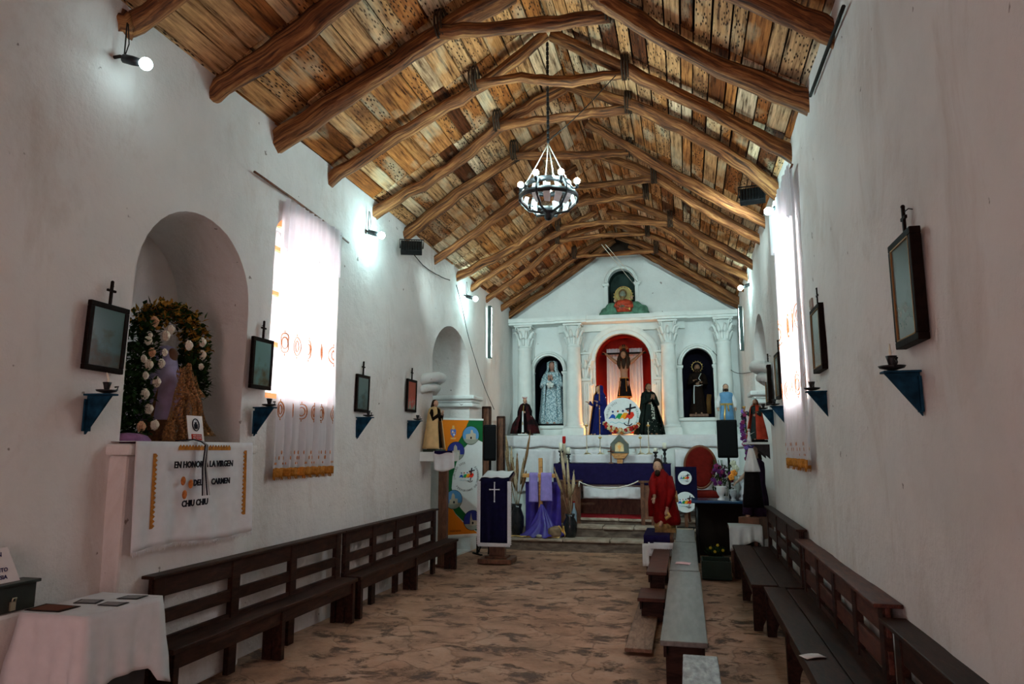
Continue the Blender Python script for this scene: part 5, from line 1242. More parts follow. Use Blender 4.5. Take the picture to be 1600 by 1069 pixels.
def saint(name, label, loc, rz, h, robe, cloak=None, hair=hair_b, sk=skin, veil=None, beard=False, crown=None, halo=None, hands='prayer', width=.20, cape_w=.26, base=None, sleeves=None, group=None, trim_m=None, lean=0, feet=True, cat='statue', cape_front=.9):
    """statue of height h facing local -Y"""
    t = thing(name, label, cat, loc, rz, group)
    z0 = 0
    if base: mb = MB(); mb.box(-width*h*1.0, width*h*1.0, -width*h*.8, width*h*.8, 0, .05*h); mb.build('base', base, t, bevel=.004); z0 = .05*h
    H = h-z0
    P = lambda x, y, z: Vector((x*H, y*H-lean*z*H, z0+z*H))
    mb = MB(); prof = [(width, .0), (width*1.02, .02), (width*.86, .15), (width*.70, .35), (width*.56, .52), (.085, .60), (.105, .70), (.125, .77), (.115, .805), (.055, .83), (.035, .84)]
    mb.lathe([(r*H, z0+z*H) for r, z in prof], 40, sy=.72, fold=.07, nf=10, lean=(0, -lean)); mb.build('robe', robe, t)
    mb = MB(); hs = .072
    mb.tube([P(0, .0, .80), P(0, -.005, .87)], [.036*H, .032*H], 12); face(mb, P(0, -.012, .92), hs*H)
    sm = MB()
    hp = {'prayer': ((.02, -.17, .70), (-.02, -.17, .70), (0, -.35, 1)), 'open': ((.16, -.16, .66), (-.16, -.16, .66), (0, -1, .4)), 'hold': ((.06, -.16, .62), (-.07, -.15, .66), (-.6, -.8, .2)), 'side': ((.17, -.05, .50), (-.17, -.05, .50), (0, -.3, -1))}[hands]
    for k, sx in enumerate((1, -1)):
        q = hp[k]; e = ((sx*.155), -.05, .60) if hands != 'side' else (sx*.17, .0, .62)
        sm.tube([P(sx*.10, 0, .785), P(sx*.13, -.005, .72), P(*e), P(q[0]*.9+e[0]*.1, q[1]*.85, q[2])], [.042*H, .045*H, .042*H, .040*H], 12)
        dd = hp[2]; hand(mb, P(*q), (dd[0]*sx, dd[1], dd[2]), .085*H, .35, -sx)
    mb.tube([P(0, 0, .82), P(0, 0, .6), P(0, 0, .45)], [.05*H, .07*H, .06*H], 10)
    for k, sx in enumerate((1, -1)):
        q = hp[k]; e = ((sx*.155), -.05, .60) if hands != 'side' else (sx*.17, .0, .62)
        mb.tube([P(sx*.02, 0, .77), P(sx*.10, 0, .775), P(sx*.13, -.005, .72), P(*e), P(*q)], [.03*H, .034*H, .032*H, .026*H, .016*H], 8)
        if feet: mb.tube([P(sx*.04, 0, .48), P(sx*.05, -.02, .2), P(sx*.05, -width*.45, .025)], [.045*H, .035*H, .022*H], 8)
    if feet:
        for sx in (1, -1): mb.tube([P(sx*.05, -width*.45, .02), P(sx*.055, -width*.85, .012)], [.022*H, .018*H], 8, ry=.7)
    mb.build('body', sk, t); sm.build('sleeves', sleeves or robe, t)
    eyes(P(0, -.012, .92), hs*H, t)
    if hair:
        mb = MB(); c = P(0, .012, .935)
        mb.ball(c, (hs*.82*H, hs*.86*H, hs*.95*H), 18, 12, lambda d: .82 if (d.y < -.25 and d.z < .55) else 1.0)
        if not veil: mb.tube([P(0, .04, .93), P(0, .055, .86), P(0, .06, .80)], [.055*H, .058*H, .04*H], 12, ry=.6)
        if beard: mb.ball(P(0, -.045, .875), (.034*H, .028*H, .042*H), 12, 8)
        mb.build('hair', hair, t)
    if cloak or veil:
        m_ = cloak or veil; mb = MB(); top = veil is not None
        rows = [(.085, .985), (.088, .93), (.085, .87), (.13, .80), (.15, .72), (.17+.0, .55), (cape_w*.85, .28), (cape_w, .01)] if top else [(.06, .85), (.13, .81), (.15, .72), (.17, .55), (cape_w*.85, .28), (cape_w, .01)]
        if top: rows = [(.02, 1.01), (.062, 1.0)]+rows
        n = 44
        def fn(u, v):
            k = v*(len(rows)-1); i = min(int(k), len(rows)-2); f = k-i
            r = rows[i][0]*(1-f)+rows[i+1][0]*f; z = rows[i][1]*(1-f)+rows[i+1][1]*f
            gap = cape_front*(1 if v > .0 else 1); a = -PI/2+gap+(2*PI-2*gap)*u
            r *= 1+.06*math.sin(u*34)*v
            return tuple(P(r*math.cos(a), r*.82*math.sin(a)+.01, z))
        mb.grid(fn, n, 22); mb.build('cloak' if cloak else 'veil', m_, t, solid=.006)
        if trim_m:
            mb = MB()
            for u in (0, 1): mb.tube([fn(u, v/22) for v in range(3 if top else 0, 23)], .008*H+.003, 6)
            mb.build('cloak_trim', trim_m, t)
    if crown:
        mb = MB(); c = P(0, .0, .985); r = .055*H; n = 10
        mb.lathe([(r, c.z), (r*1.02, c.z+.012*H)], 20, (c.x, c.y, 0), caps=False)
        for i in range(n):
            a = 2*PI*i/n; mb.tube([c+Vector((r*math.cos(a), r*math.sin(a), .01*H)), c+Vector((r*1.25*math.cos(a), r*1.25*math.sin(a), .045*H))], [.008*H, .003*H], 5)
        mb.build('crown', crown, t)
    if halo:
        mb = MB(); c = P(0, .06, .95); n = 28; mb.tube([c+Vector((.10*H*math.cos(2*PI*k/n), 0, .10*H*math.sin(2*PI*k/n))) for k in range(n+1)], .006*H, 6)
        for k in range(14): a = 2*PI*k/14; mb.tube([c+Vector((.10*H*math.cos(a), 0, .10*H*math.sin(a))), c+Vector((.125*H*math.cos(a), 0, .125*H*math.sin(a)))], .004*H, 5)
        mb.build('halo', halo, t)
    t['H'] = H; del t['H']
    return t, P
def brocade(name, a, b, sc=26):
    m, nt, bs = nodes(name); vo = N(nt, 'ShaderNodeTexNoise', i_Scale=sc, i_Detail=4); nt.links.new(coords(nt), vo.inputs['Vector'])
    nt.links.new(ramp(nt, vo.outputs[0], [(.42, a), (.56, b)]), bs.inputs['Base Color']); bs.inputs['Roughness'].default_value = .6; bs.inputs['Specular IOR Level'].default_value = .08; bump(nt, bs, vo.outputs[0], .4, .01); return m
silver = brocade('silver_blue_brocade', (.12, .25, .31), (.66, .78, .82), 48)
blackc = M('black_cloth', (.007, .005, .006), .8, 0, .3, 20, .2)
maroonb = brocade('black_maroon_brocade', (.008, .005, .006), (.05, .008, .010), 7)
bluem = M('royal_blue_cloth', (.010, .015, .12), .7, 0, .2, 12, .2)
greenblk = brocade('black_green_cloth', (.004, .007, .006), (.008, .014, .011), 9)
whitec = M('white_cloth', (.78, .79, .80), .7, 0, .05, 14, .2)
browncl = M('brown_habit', (.012, .007, .005), .85, 0, .2, 16, .2)
tan = M('cream_cape', (.62, .42, .20), .7, 0, .15, 8, .2)
redc = M('red_velvet', (.20, .005, .005), .65, 0, .3, 9, .3)
oranger = M('vermilion_robe', (.50, .06, .03), .6, 0, .3, 8, .3)
skyblue = M('sky_blue_satin', (.12, .30, .52), .5, 0, .15, 9, .2)
SH = 1.98
# Virgin in the left niche
p = on_y(861, 662, WB+.14)
t, P = saint('madonna_statue', 'veiled statue in a silver and blue brocade gown inside the left niche', (p.x+.03, WB+.17, 2.235), 0, 1.36, silver, hair=hair_b, veil=silver, sk=M('rosy_skin', (.40, .20, .15), .5), hands='prayer', width=.20, cape_w=.225, crown=None, cape_front=.55)
mb = MB(); mb.lathe([(.24, 0), (.25, .02), (.2, .05), (.0, .07)], 24, (0, 0, 0), sy=.55, fold=.15, nf=11); mb.build('hem_cushion', whitec, t)
mb = MB()
for k, (x, z) in enumerate(((-.05, .84), (0, .83), (.05, .84), (.03, .80), (-.03, .79), (0, .87))): mb.ball((x, -.25, z), .035, 8, 6)
mb.build('bouquet', M('white_flowers', (.72, .74, .72), .6), t)
# caped figure on the left end of the shelf
p = on_y(820, 680, 14.25)
t, P = saint('cloaked_statue', 'small statue in a black and maroon cape at the left end of the ledge', (p.x, 14.26, SH+.03), 0, .74, blackc, cloak=maroonb, crown=M('rose_crown', (.45, .10, .09), .6), hands='side', width=.20, cape_w=.40, hair=M('pale_hair', (.55, .40, .36), .6), cape_front=.35)
mb = MB(); mb.prism([(-.012, .10), (.014, .10), (.03, .02), (.018, .42), (.004, .56), (-.004, .56), (-.012, .42)][:0] or [(-.022, .03), (.02, .03), (.012, .46), (-.010, .46)], 'y', -.20, -.19); mb.build('white_sash', whitec, t)
mb = MB(); mb.tube([(0, -.20, .18), (0, -.165, .40), (0, -.10, .58)], .012, 6); mb.build('gold_cord', gold, t)
mb = MB(); mb.box(-.10, .10, -.22, -.10, -.03, .0); mb.build('plinth', white, t)
# blue mantled figure left of the round board
p = on_y(934, 677, 14.28)
t, P = saint('blue_mantled_statue', 'statue in a star-dotted blue mantle left of the round board on the ledge', (-1.69, 14.32, SH), -.9, 1.0, bluem, veil=bluem, hands='open', width=.20, cape_w=.26, trim_m=goldcloth, sk=skin)
mb = MB(); rnd = random.Random(4)
for k in range(34):
    a = rnd.uniform(-.9, PI+.9); z = rnd.uniform(.06, .8); r = (.26-.10*z)*1.04
    mb.ball(P(r*math.cos(a), r*.84*math.sin(a)+.01, z), .010, 6, 4)
mb.build('stars', M('silver_stars', (.75, .78, .8), .4), t)['kind'] = 'stuff'
# dark figure right of the board
t, P = saint('dark_robed_statue', 'statue in a long black-green gown with a pale embroidered front right of the round board', (-.70, 14.30, SH), .5, 1.02, greenblk, cloak=greenblk, hands='prayer', width=.25, cape_w=.30, sk=skin_d, hair=hair_b, cape_front=.8)
mb = MB(); rnd = random.Random(9)
for k in range(60): z = rnd.uniform(.30, .62); mb.ball(P(rnd.uniform(-.03, .03), -.145-.12*(.62-z), z), (.007, .004, .012), 6, 4)
for k in range(20): z = rnd.uniform(.05, .3); mb.ball(P(rnd.uniform(-.15, .15), -.19+.02*z, z), .006, 5, 4)
mb.build('embroidery', M('cream_embroidery', (.6, .6, .52), .6), t)['kind'] = 'stuff'
# friar in the right niche
t, P = saint('friar_statue', 'dark statue of a bearded friar with a white rope belt inside the right niche', (.27, WB+.20, 2.36), 0, 1.10, browncl, cloak=None, beard=True, hands='hold', width=.17, sk=skin_d, halo=gold, base=brownw)
mb = MB(); mb.tube([P(.10, -.06, .58), P(0, -.105, .55), P(-.07, -.11, .56), P(-.08, -.14, .40), P(-.085, -.16, .20)], .009, 6); mb.tube([P(.07, -.08, .80), P(.02, -.11, .70), P(.10, -.09, .60)], .006, 6); mb.build('rope_belt', whitec, t)
mb = MB(); mb.tube([(.20, -.05, .06), (.19, -.08, .30), (.21, -.05, .45)], .05, 8, jit=.6); mb.build('companion_figure', M('ochre_wood', (.12, .06, .02), .6), t)
# saint in blue tunic above the right loudspeaker
t, P = saint('blue_tunic_statue', 'bearded statue in a sky-blue tunic with white sleeves above the right loudspeaker', (.78, 14.3, SH), 0, .98, whitec, hands='side', width=.15, beard=True, sleeves=whitec, sk=skin, base=white)
mb = MB(); mb.lathe([(P(0, 0, .22).z and .135, P(0, 0, .22).z), (.125, P(0, 0, .4).z), (.105, P(0, 0, .55).z), (.115, P(0, 0, .68).z), (.135, P(0, 0, .76).z), (.125, P(0, 0, .805).z), (.06, P(0, 0, .83).z)], 32, sy=.8, fold=.05, nf=9); mb.build('tunic', skyblue, t)
mb = MB(); mb.lathe([(.112, P(0, 0, .55).z), (.118, P(0, 0, .57).z), (.112, P(0, 0, .59).z)], 24, sy=.82); mb.tube([P(-.03, -.125, .57), P(-.05, -.14, .35), P(-.06, -.15, .06)], .016, 6, ry=.4); mb.tube([P(.02, -.125, .57), P(.035, -.13, .42)], .013, 6); mb.build('gold_sash', gold, t)
# bust in the gable niche, rising from green clouds
t = thing('gable_relief', 'red-robed bearded bust with a golden halo rising from green clouds under the gable niche', 'statue', (on_y(974, 495, 14.45).x, 14.60, 4.465))
mb = MB(); rnd = random.Random(2)
for (x, z, r) in ((-.36, .07, .13), (-.24, .14, .16), (-.10, .10, .16), (.10, .08, .14), (.24, .15, .16), (.37, .09, .14), (0, .05, .15), (-.44, .03, .08), (.45, .03, .08)):
    mb.ball((x, .02, z), (r, .09, min(r, z+.04) if 0 else r*.9), 14, 9, lambda d, s=x: 1+.08*noise.noise(d*3+Vector((s*9, 0, 0))))
mb.v = [(x, y, max(z, 0)) for x, y, z in mb.v]
mb.build('clouds', M('verdigris_clouds', (.10, .22, .15), .6, 0, .5, 9, .4), t)
mb = MB(); n = 40; mb.prism([((.20+.018*math.cos(k*PI))*math.cos(2*PI*k/n), .40+(.20+.018*math.cos(k*PI))*math.sin(2*PI*k/n)) for k in range(n)], 'y', -.02, .0); mb.build('halo_disc', M('olive_gold', (.33, .26, .09), .5, .3, .3, 10, .2), t)
mb = MB(); mb.tube([(.17*math.cos(2*PI*k/30), .0-.03, .44+.17*math.sin(2*PI*k/30)) for k in range(31)], .008, 6); mb.build('halo_ring', gold, t)
mb = MB(); mb.lathe([(.15, .06), (.17, .14), (.18, .24), (.14, .30), (.06, .33)], 24, (0.01, -.06, 0), sy=.6, fold=.08, nf=7); mb.tube([(.14, -.06, .26), (.17, -.12, .17), (.03, -.17, .16)], .05, 10); mb.tube([(-.12, -.06, .26), (-.15, -.12, .18), (-.08, -.15, .15)], .045, 10); mb.build('robe', redc if 0 else M('scarlet_gold_robe', (.42, .05, .02), .5, 0, .5, 16, .3), t)
mb = MB(); face(mb, (-.01, -.09, .42), .085); hand(mb, (.03, -.17, .16), (-.6, -.3, .2), .09, .5, 1); hand(mb, (-.08, -.16, .15), (.6, -.3, .1), .09, .5, -1); mb.build('body', M('grey_green_face', (.22, .25, .20), .5), t); eyes((-.01, -.09, .42), .085, t)
mb = MB(); mb.ball((-.01, -.05, .45), (.085, .07, .10), 16, 10, lambda d: .8 if d.y < -.3 and d.z < .5 else 1); mb.ball((-.01, -.13, .345), (.045, .03, .055), 12, 8); mb.build('hair', M('brown_curls', (.20, .13, .06), .6, 0, .4, 30, .5), t)
mb = MB(); mb.tube([(-.12, -.18, .20), (.14, -.20, .09)], .007, 6); mb.box(.12, .15, -.21, -.19, .07, .12); mb.build('sceptre', gold, t)
for sx, nm in ((-1, 0), (1, 1)):
    mb = MB(); face(mb, (sx*.17, -.07, .30+.06*nm), .038); mb.build('cherub_head', skin, t)
# crucified figure with skirt, white drapes, red niche
t = thing('crucifix', 'crucified figure with long dark hair and a black skirt on a dark cross', 'crucifix', (-1.235, WB+.12, 2.50))
mb = MB(); mb.box(-.035, .035, .06, .11, -.45, 1.42); mb.box(-.47, .47, .06, .10, 1.215, 1.25); mb.build('cross', frame_b, t)
mb = MB()
mb.tube([(0, 0, .62), (0, 0, .70), (0, -.01, .82), (0, -.015, .93), (0, 0, 1.02), (0, .0, 1.07)], [.085, .080, .078, .105, .095, .04], 16, ry=.66)
for sx in (1, -1):
    mb.tube([(sx*.07, 0, 1.01), (sx*.16, .0, 1.03), (sx*.27, .01, 1.12), (sx*.39, .03, 1.23)], [.048, .040, .033, .022], 12)
    hand(mb, (sx*.395, .035, 1.235), (sx*.8, -.1, .6), .085, .4, sx)
    mb.tube([(sx*.045, 0, .62), (sx*.05, -.03, .34), (sx*.04, -.0, .30), (sx*.03, .01, .06)], [.066, .050, .042, .026], 12)
    mb.tube([(sx*.028, .0, .07), (sx*.02, -.07, .01)], [.026, .020], 8)
mb.tube([(0, 0, 1.04), (0, -.04, 1.13)], [.04, .036], 10); face(mb, (0, -.065, 1.17), .085)
o = mb.build('body', skin_d, t); q = o.modifiers.new('remesh', 'REMESH'); q.mode = 'VOXEL'; q.voxel_size = .007; q.use_smooth_shade = True
mb = MB(); mb.ball((0, -.02, 1.21), (.085, .085, .095), 16, 10, lambda d: .8 if d.y < -.35 and d.z < .4 else 1)
for sx in (-1, 0, 1): mb.tube([(sx*.05, -.02, 1.22), (sx*.095, -.06, 1.10), (sx*.105, -.085, .98), (sx*.08, -.09, .88)], [.05, .05, .045, .02], 10, ry=.7)
mb.build('hair', hair_b, t)
mb = MB(); mb.lathe([(.15, .28), (.145, .34), (.11, .55), (.092, .68), (.088, .70)], 32, (0, 0, 0), sy=.75, fold=.08, nf=11); mb.build('skirt', blackc, t)
mb = MB(); mb.lathe([(.155, .275), (.155, .30)], 32, sy=.76, fold=.08, nf=11, caps=False); mb.tube([(-.08, -.08, .69), (-.09, -.12, .5), (-.10, -.135, .32)], .006, 5); mb.tube([(.04, -.08, .69), (.05, -.12, .5), (.055, -.135, .40)], .006, 5); mb.lathe([(.093, .68), (.095, .70)], 24, sy=.76, caps=False); mb.build('gold_trim', goldcloth, t)
mb = MB(); 
for k in range(9): a = PI*k/8; mb.tube([(.06*math.cos(a), .0, 1.30+.03*math.sin(a)), (.10*math.cos(a), .0, 1.33+.07*math.sin(a))], .004, 5)
mb.build('ray_crown', gold, t)
for x0, x1, l in ((-1.62, -1.34, 'white drape hanging left of the crucified figure'), (-1.13, -.86, 'white drape hanging right of the crucified figure')):
    mb = MB(); mb.grid(lambda u, v: (x0+(x1-x0)*u+.02*v*(u-.5), WB+.37+.018*math.sin(u*22), 3.86-1.75*v), 40, 12); tag(mb.build('drape', voile, solid=.003), l, 'drape')
def plamp(loc, e, col, r=.05, parent=None):
    L = bpy.data.lights.new('warm_lamp', 'POINT'); L.energy = e; L.color = col; L.shadow_soft_size = r
    o = bpy.data.objects.new('warm_lamp', L); C.objects.link(o); o.location = loc; return o
t = thing('niche_lamp', 'warm lamp glowing behind the round board at the foot of the crucifix niche', 'lamp', (-1.24, WB+.02, 2.045))
mb = MB(); mb.ball((0, 0, .12), .045, 14, 10); mb.build('bulb', emit('warm_bulb', (1, .50, .16), 60), t)
mb = MB(); mb.lathe([(.05, 0), (.05, .02), (.025, .03), (.022, .09)], 14); mb.build('base', iron, t)
plamp((-1.48, WB+.20, 2.26), 42, (1, .45, .15)); plamp((-.99, WB+.20, 2.26), 42, (1, .45, .15))
# garland under the board
t = thing('flower_garland', 'red and cream flowers lying in front of the round white board', 'flowers', (-1.22, 13.99, SH+.002))
gm_ = [M('red_bloom', (.40, .02, .02), .6), M('cream_bloom', (.72, .62, .38), .6), M('orange_bloom', (.60, .20, .05), .6), leafm]
rnd = random.Random(5); per = [MB() for _ in range(4)]
for k in range(44):
    x = -.34+.66*k/43; z = .06+.14*abs(x/.34)**2.5+rnd.uniform(-.02, .05); m_ = rnd.choice([0, 0, 1, 2, 1]); c = Vector((x, rnd.uniform(-.03, .03), z)); b = MB()
    for j in range(5): a = 2*PI*j/5; b.ball(c+Vector((.022*math.cos(a), -.005, .022*math.sin(a))), (.019, .014, .019), 6, 4)
    b.ball(c+Vector((0, -.012, 0)), .010, 6, 4); b.build('blossom', gm_[m_], t)
    for j in range(4): leaf(per[3], c, (rnd.uniform(-1, 1), rnd.uniform(-.5, .2), rnd.uniform(-1, .4)), .05, .014)
mb = per[3]; mb.v = [(x, y, max(z, 0.0)) for x, y, z in mb.v]; mb.build('leaves', leafm, t)['kind'] = 'stuff'
# ------------------------------------------------------------------ left side: purple draped cross, grasses, saint on shelf
cx = on_y(845, 780, 12.42).x
t = thing('draped_cross', 'honey-wood cross hung with a lilac scarf standing in violet cloth', 'cross', (cx, 12.42, .185))
mb = MB(); mb.box(-.035, .035, -.025, .025, .02, 1.36); mb.build('upright', warmwood, t, bevel=.006)
mb = MB(); mb.box(-.32, .30, -.045, -.0251, 1.02, 1.09); mb.build('arm', warmwood, t, bevel=.006)
for x0, x1, zb in ((-.19, -.04, .60), (.02, .21, .62)):
    mb = MB(); mb.grid(lambda u, v: (x0+(x1-x0)*(u*(1+.12*v)-.06*v), (-.062-.012*math.sin(u*7)-.02*v) if v > .12 else -.035-.03*(v/.12)*1.0+.0, 1.105-(1.105-zb)*max(0, v-.04)/.96 if v > .04 else 1.105), 14, 26); mb.build('scarf', lilac, t, solid=.006)
t = thing('violet_cloth', 'crumpled violet satin spread around the foot of the draped cross', 'cloth', (cx+.02, 12.42, .185))
mb = MB()
def mound(u, v):
    a = 2*PI*u; r = v; rr = .36*r+.02; R = rr*(1+.10*math.sin(a*5+1)+.06*math.sin(a*9))
    z = .56*max(0, 1-r)**1.7+.045*abs(math.sin(a*6+r*5))*(1-abs(r-.5))*r*2; return (R*math.cos(a)*1.0, R*.62*math.sin(a)-.02, max(.004, z))
mb.grid(mound, 90, 26); mb.build('cloth', violet, t, solid=.004)
mb = MB(); mb.grid(lambda u, v: (-.32+.64*u, .10+.03*math.sin(u*17+v*3), .94-.92*v), 40, 16); mb.build('backdrop', violet, t, solid=.006)
def stone_(label, x, y, z, r, m, sd):
    mb = MB(); mb.ball((0, 0, r[2]*.9), r, 16, 10, lambda d: 1+.22*noise.noise(d*1.7+Vector((sd, 0, 0)))); o = mb.build('stone', m); o.location = (x, y, z); tag(o, label, 'stone'); return o
rock = M('brown_rock', (.20, .13, .08), .8, 0, .4, 14, .6)
stone_('round brown stone on the violet cloth at the foot of the cross', cx+.26, 12.28, .20, (.13, .09, .10), rock, 3)
stone_('small pale stone on the edge of the violet cloth', cx+.02, 12.22, .195, (.07, .05, .03), M('pale_rock', (.40, .36, .28), .8, 0, .3, 14, .6), 8)
gp = M('gold_paper', (.80, .50, .16), .4, .2, .25, 10, .4)
mb = MB(); mb.grid(lambda u, v: (-.50+.86*u, .05*v+.02*math.sin(u*14), .006+.022*abs(math.sin(u*13+v*4))), 60, 6); o = mb.build('gold_ribbon', gp, solid=.003); o.location = (cx, 12.215, .19); tag(o, 'crumpled gold ribbon along the edge of the step below the violet cloth', 'ribbon')
mb = MB(); mb.grid(lambda u, v: (.16*u-.08+.03*v, .05*math.sin(u*9+v*5), .16*v+.03*math.sin(u*11)), 14, 14); o = mb.build('gold_foil', gp, solid=.003); p = on_y(876, 828, 12.45); o.location = (p.x, 12.42, .20); tag(o, 'crumpled gold foil right of the violet cloth', 'foil')
grassm = [M('dry_grass', (.30, .21, .12), .9, 0, .3, 40, .3), M('pale_plume', (.46, .36, .24), .9, 0, .2, 40, .5), M('brown_plume', (.22, .12, .06), .9, 0, .3, 40, .5)]
def grass_vase(label, x, y, z, stems, hv=.42, r=.10):
    t = thing('grass_vase', label, 'vase', (x, y, z))
    mb = MB(); mb.lathe([(r*.7, 0), (r, hv*.3), (r*1.02, hv*.6), (r*.6, hv*.86), (r*.75, hv), (r*.65, hv), (r*.5, hv*.85)], 24); mb.build('vase', M('black_glaze', (.012, .012, .014), .2, 0, .2), t)
    for i, (dx, dz, L, m_) in enumerate(stems):
        e = Vector((dx, -.04*(i % 3), dz)); b = Vector((dx*.08, 0, hv*.9)); k = b+(e-b)*.62+Vector((0, 0, .02))
        mb = MB(); mb.tube([b, (b+k)/2+Vector((dx*.05, 0, .02)), k], .005, 5); d = (e-k).normalized(); rr = random.Random(i)
        mb.tube([k-d*.05, k+d*L*.35, k+d*L*.75, k+d*L], [.010, .030, .022, .004], 8, jit=.9, seed=i)
        for j in range(40):
            q = k+d*L*rr.random(); leaf(mb, q, (d.x+rr.uniform(-.35, .35), rr.uniform(-.4, .4), d.z), .07, .004)
        mb.build('plume', grassm[m_], t)
grass_vase('black vase with tall dry grass plumes left of the draped cross', on_y(808, 800, 12.5).x, 12.5, .185, [(-.22, 1.45, .35, 0), (-.08, 1.10, .40, 2), (.02, 1.22, .45, 2), (.10, 1.18, .42, 0), (.22, 1.62, .60, 2), (-.02, 1.0, .35, 1), (.14, 1.02, .3, 2), (-.16, 1.22, .35, 0)], .55, .12)
grass_vase('black vase with pale pampas plumes right of the draped cross', on_y(888, 815, 12.45).x+.03, 12.46, .185, [(-.12, 1.25, .55, 1), (-.02, 1.12, .50, 1), (-.20, 1.0, .40, 0), (.06, .98, .35, 1), (-.08, .92, .40, 2), (.0, .85, .3, 0)], .40, .12)
grass_vase('leafy dry branch in a slim dark vase at the left end of the retable', on_y(800, 800, 13.2).x-.02, 13.2, .185, [(-.10, 1.75, .5, 0), (.02, 1.55, .40, 1), (.06, 1.35, .3, 0)], .5, .07)
t = thing('glass_vase', 'small clear blue-grey bottle right of the pampas vase', 'bottle', (on_y(897, 800, 12.8).x, 12.8, .365))
mb = MB(); mb.lathe([(.045, 0), (.05, .02), (.05, .22), (.018, .30), (.018, .38), (.022, .385)], 16); mb.build('bottle', M('bottle_glass', (.20, .26, .32), .1, 0, .1), t)
mb = MB(); mb.lathe([(.022, .385), (.022, .41), (.0, .412)], 12); mb.build('cap', redc, t)
# saint on the left wall shelf
p0 = on_y(655, 705, 9.4); p1 = on_y(700, 708, 9.4)
t = thing('wall_shelf', 'thick white shelf on the left wall under the cream-caped saint', 'shelf', (WL, 9.4, 1.53), group=None)
mb = MB(); mb.box(.0, .44, 0, .46, 0, .13); mb.build('board', white, t, bevel=.008)
t = thing('shelf_cloth', 'white cloth with a purple band hanging off the corner of the left wall shelf', 'cloth', (WL+.22, 9.385, 1.66))
mb = MB(); mb.grid(lambda u, v: (.0+.30*u+.02*v, -.012*math.sin(u*15)*v-.02*v, .012-.25*v-.03*math.sin(u*4)*v), 30, 10); mb.grid(lambda u, v: (.24*u, .36*v, .012), 6, 6); mb.build('cloth', linen, t, solid=.005)
mb = MB(); mb.grid(lambda u, v: (.02+.26*u, -.018-.012*math.sin(u*15)*v*.2, .018-.035*v*(1+.4*math.sin(u*6))), 16, 3); mb.build('purple_band', purple, t, solid=.004)
saint('caped_saint_statue', 'saint statue in a long cream cape and dark veil on the left wall shelf', (WL+.17, 9.56, 1.662), 1.35, .74, browncl, cloak=tan, hands='prayer', width=.18, cape_w=.25, base=M('dark_green_base', (.02, .04, .025), .5), hair=hair_b, cape_front=.45)
# ------------------------------------------------------------------ right side
# red chair
c = on_y(1097, 750, 13.15)
t = thing('armchair', 'red upholstered armchair with an oval back and wooden arms', 'chair', (c.x, 13.1, .46), .06)
mb = MB(); n = 36; out = [(.27*math.cos(2*PI*k/n)*(1 if math.sin(2*PI*k/n) > 0 else .86), .92+.36*math.sin(2*PI*k/n)) for k in range(n)]
chair_red = M('dark_red_velvet', (.125, .008, .005), .7, 0, .2, 12, .2)
mb.prism(out, 'y', .22, .30); mb.build('backrest', chair_red, t, bevel=.03)
mb = MB(); mb.tube([(x*1.03, .25, .92+(z-.92)*1.03) for x, z in out+out[:1]], .024, 8); mb.build('back_frame', warmwood if 0 else M('chestnut_wood', (.17, .05, .02), .4, 0, .3, 8), t)
ch_m = MATS['chestnut_wood']
mb = MB(); mb.box(-.27, .27, -.26, .24, .40, .52); mb.build('seat', chair_red, t, bevel=.04)
mb = MB(); mb.box(-.28, .28, -.27, .25, .34, .40); mb.build('seat_frame', ch_m, t, bevel=.008)
for sx in (-1, 1):
    mb = MB(); mb.tube([(sx*.27, .24, .74), (sx*.30, .0, .74), (sx*.30, -.20, .72), (sx*.29, -.25, .68)], [.022, .026, .03, .022], 8); mb.tube([(sx*.285, -.2, .72), (sx*.28, -.24, .55), (sx*.27, -.25, .36)], .022, 8); mb.build('armrest', ch_m, t)
    for y in (-.24, .22): mb = MB(); mb.tube([(sx*.25, y, .36), (sx*.26, y*1.08, .18), (sx*.25, y*1.12, .0)], [.032, .026, .018], 8); mb.build('leg', ch_m, t)
# table with purple cloth and lace, kneeling figure in red
BX0, BX1, BY0, BY1, BZ = -.62, -.22, 10.3, 11.3, .50
BZ = .50
t = thing('low_table', 'low dark table under purple and lace cloths at the end of the middle benches', 'table', ((BX0+BX1)/2, BY0, 0))
w = (BX1-BX0)/2; mb = MB(); mb.box(-w+.01, w-.01, .01, BY1-BY0, BZ-.04, BZ); mb.build('tabletop', brownw, t)
for sx in (-1, 1):
    for y in (.05, .88): mb = MB(); mb.box(sx*(w-.04)-.025, sx*(w-.04)+.025, y, y+.05, 0, BZ-.04); mb.build('leg', brownw, t)
o = cloth('purple_runner', BX0-.01, BX1-.05, [(BY0+.95, BZ+.01), (BY0-.01, BZ+.01), (BY0-.02, BZ-.0), (BY0-.022, BZ-.10)], purple, None, .006, 3, .02, seed=2, nx=30); tag(o, 'purple cloth on the low table below the kneeling red figure', 'cloth')
o = cloth('lace_runner', BX0+.05, BX1-.0, [(BY0-.03, BZ-.08), (BY0-.03, BZ-.26)], linen, None, .01, 4, .03, seed=6, nx=30); tag(o, 'white lace-edged cloth hanging below the purple cloth', 'cloth')
mb = MB()
for k in range(12): x = BX0+.09+.30*k/12; mb.tube([(x, BY0-.052, BZ-.16), (x+.012, BY0-.054, BZ-.185), (x+.025, BY0-.052, BZ-.16)], .003, 5)
q = mb.build('lace_pattern', ink, o); q['kind'] = 'stuff'
o = cloth('white_cloth', BX0-.03, BX0+.06, [(BY0-.028, BZ-.10), (BY0-.03, BZ-.40)], whitec, None, .012, 1, .05, seed=1, nx=16); tag(o, 'pale cloth end hanging at the left corner of the low table', 'cloth')
t = thing('kneeling_statue', 'bearded statue in a red robe bending forward over the low table', 'statue', (-.35, 10.80, BZ+.012), 0); t.scale = (.78, 1, 1)
